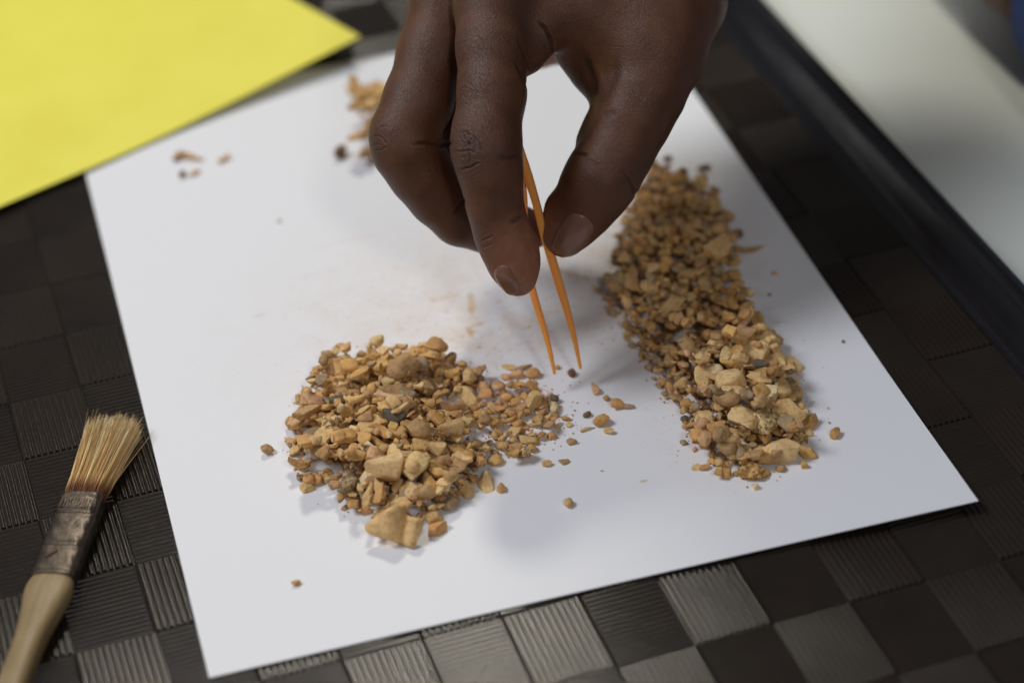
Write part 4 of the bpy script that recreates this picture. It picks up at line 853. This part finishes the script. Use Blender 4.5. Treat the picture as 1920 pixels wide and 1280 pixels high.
for s in single:
    sub = s['sub'] or (3 if s['size'] > 1.7 else 2); me = rock_mesh(s['kind'], s['var'] if not (s['sub'] or 0) >= 4 else 10+s['var'], sub)[0]
    o = bpy.data.objects.new(s['name'], me); put(o, s); link(o)
    tag(o, s['label'], {'stone_chip': 'stone chip', 'pebble': 'pebble', 'stone_lump': 'stone', 'bone_fragment': 'bone fragment'}[s['name']], GROUP[s['pile']])
# everything smaller, joined
VV = []; FF = []; CCc = []; off = 0
for s in STONES:
    if s.get('single'): continue
    sub = (3 if s['size'] > 1.15 else 2) if s['expo'] else 1
    _, V, F = rock_mesh(s['kind'], s['var'], sub); A = np.array(s['E'].to_matrix())@np.diag(s['size']*s['an'])
    VV.append(V@A.T+np.array([s['x'], s['y'], s['z']])); FF.append(np.array(F)+off); CCc.append(np.tile([*s['rgb'], 1], (len(V), 1))); off += len(V)
# dust-fine crumbs round the heaps
for q in range(2000):
    poly = [LEFT, SPARSE, RIGHT, RIGHT][q % 4]; P = rpoint(poly); a = rng.uniform(0, 6.283); r = abs(rng.normal(0, 5)); x, y = P[0]+math.cos(a)*r, P[1]+math.sin(a)*r
    i = int((x-HX0)/HS); j = int((y-HY0)/HS)
    if not (0 < i < 499 and 0 < j < 659) or hm[i, j] > 1.2: continue
    sz = float(rng.uniform(.12, .42)); cn = choice({'ochre': 3, 'brown': 2, 'orange': 2, 'tan': 2, 'dark brown': .4}); _, V, F = rock_mesh('chip', int(rng.integers(0, 7)), 1)
    E = Euler(tuple(rng.uniform(0, 6.28, 3))); VV.append(V@(np.array(E.to_matrix())*sz).T+np.array([x, y, hm[i, j]+sz*.4])); FF.append(np.array(F)+off); CCc.append(np.tile([*colour(cn), 1], (len(V), 1))); off += len(V)
grit = mobj('stone_grit', np.concatenate(VV), np.concatenate(FF).tolist(), M['grit'], None, True); grit.data.set_sharp_from_angle(angle=math.radians(55))
ca = grit.data.color_attributes.new('Col', 'FLOAT_COLOR', 'POINT'); ca.data.foreach_set('color', np.concatenate(CCc).astype('f').ravel())
tag(grit, 'fine tan and brown stone grit filling the heaps and scattered round them', 'stone grit', kind='stuff')
# the biggest piece: a saddle-shaped chunk standing on edge at the near end of the left heap
OUT = [(-52, 4), (-36, 16), (-18, 30), (2, 40), (14, 34), (20, 20), (34, 16), (50, 14), (47, -4), (40, -22), (32, -38), (18, -34), (0, -26), (-22, -20), (-44, -14), (-54, -6)]
O = np.array(OUT, float)/6.75; n0 = len(O); kk = 4; Oa = np.array([O[int(i//kk) % n0]*(1-(i % kk)/kk)+O[(int(i//kk)+1) % n0]*((i % kk)/kk) for i in range(n0*kk)])
for _ in range(2): Oa = (np.roll(Oa, 1, 0)+2*Oa+np.roll(Oa, -1, 0))/4
base = un(741, 985, 5.0); ns = len(Oa); V = []; F = []; prof = [(0, -1)]+[(r/7, -1) for r in range(1, 8)]+[(1.05, 0)]+[(r/7, 1) for r in range(7, 0, -1)]+[(0, 1)]
def saddle(u, v):
    return 1.5*math.exp(-((u+1.6)/2.2)**2)-1.5*math.exp(-((u-2.2-.15*v)/1.3)**2)+.9*math.exp(-((u-5.4)/1.6)**2)+.10*v*v*.3
for (r, s_) in prof:
    for (a, b_) in Oa:
        u, v = a*r, b_*r; tz = 0 if s_ == 0 else (1.5*math.sqrt(max(0, 1-r**4))+.35)*s_
        nn = .55*mn.fractal(Vector((u*.45, v*.45, s_*2.0)), .9, 2.0, 4)
        dd = -(saddle(u, v) if s_ >= 0 else saddle(u, v)*.6)-tz+nn*.6
        V.append(CR[0]*(u+nn*.3)+CR[1]*(v+nn*.3)+CR[2]*dd*.9)
for i in range(len(prof)-1):
    for q in range(ns): F.append((i*ns+q, i*ns+(q+1) % ns, (i+1)*ns+(q+1) % ns, (i+1)*ns+q))
o = mobj('stone_chip', V, F, M['stone'], None, True); o.location = Vector(base)*MM; o.color = (*[v*1.1 for v in lin((224, 186, 130))], 1)
bm = bmesh.new(); bm.from_mesh(o.data); bmesh.ops.remove_doubles(bm, verts=bm.verts, dist=1e-6); bmesh.ops.recalc_face_normals(bm, faces=bm.faces); bm.to_mesh(o.data); bm.free()
o.data.transform(Matrix.Translation((0, 0, -(min(v[2] for v in V)+base[2]-.2)*MM)))
tag(o, 'biggest saddle-shaped cream chunk at the very near end of the left heap', 'stone chip', GROUP['left'])
# two worked bones lying on top of the left heap
def rest(px, py):
    z = 5.0
    for _ in range(6):
        P = un(px, py, z); i = int((P[0]-HX0)/HS); j = int((P[1]-HY0)/HS); z = .5*z+.5*(hm[i-3:i+4, j-3:j+4].max()+.5)
    return P
P = rest(729, 744); b = []
for (y, a, c) in ((-5.6, .6, .5), (-5.3, 1.7, 1.1), (-4.6, 1.95, 1.3), (-3.8, 1.6, 1.1), (-2.4, 1.0, .85), (0, .80, .75), (2.2, .95, .8), (3.6, 1.5, 1.0), (4.4, 1.6, 1.15), (4.95, 1.2, .9), (5.2, .4, .4)): b.append((y, a, c, 0, 0))
V, F = loft(b, 22, p=2.2); V = [(x*(1+.12*math.sin(y*3+x)) + (.5*math.copysign(1, x) if abs(y) > 4.2 and abs(x) > .5 else 0)*.5, y, z-(.45*math.exp(-(x/.5)**2) if abs(y) > 3.6 and z > 0 else 0)) for (x, y, z) in V]
o = mobj('small_bone', V, F, M['stone'], None, True); o.location = Vector((P[0], P[1], P[2]+.2))*MM; o.rotation_euler = (-.22, .1, .62); o.color = (*[v*1.0 for v in lin((214, 178, 136))], 1)
sm = o.modifiers.new('s', 'SUBSURF'); sm.levels = sm.render_levels = 1; tag(o, 'small hourglass-shaped bone with knobbed ends lying on top of the left heap', 'bone')
P = rest(668, 750); k = 20; rings = [(-2.7, 1.25, .95), (-2.9, 1.15, 1.0), (-2.9, .62, .55), (-2.2, .5, .45)]; outer = [(2.9, .35, .3), (2.0, .75, .6), (.8, .98, .9), (-1.0, 1.12, 1.0), (-2.7, 1.25, 1.05), (-2.92, 1.18, 1.0), (-2.92, .62, .56), (-2.0, .5, .45), (-1.8, .1, .1)]
V = []; F = []
for (x, a, c) in outer:
    for q in range(k): t = 2*math.pi*q/k; V.append((x, a*math.cos(t), c*math.sin(t)+(.25 if x > 1.5 else 0)))
for i in range(len(outer)-1):
    for q in range(k): F.append((i*k+q, i*k+(q+1) % k, (i+1)*k+(q+1) % k, (i+1)*k+q))
F.append(tuple(range(k))); F.append(tuple(reversed(range((len(outer)-1)*k, len(outer)*k))))
o = mobj('hollow_bone', V, F, M['stone'], None, True); o.location = Vector((P[0], P[1], P[2]+.3))*MM; o.rotation_euler = (0, .1, .35); o.color = (*lin((236, 196, 128)), 1); autosmooth(o, 60)
tag(o, 'short hollow yellowish bone tube left of the dark grey pebble on the left heap', 'bone')
print('stones', len(STONES), 'single', len(single), 'grit faces', sum(len(f) for f in FF))
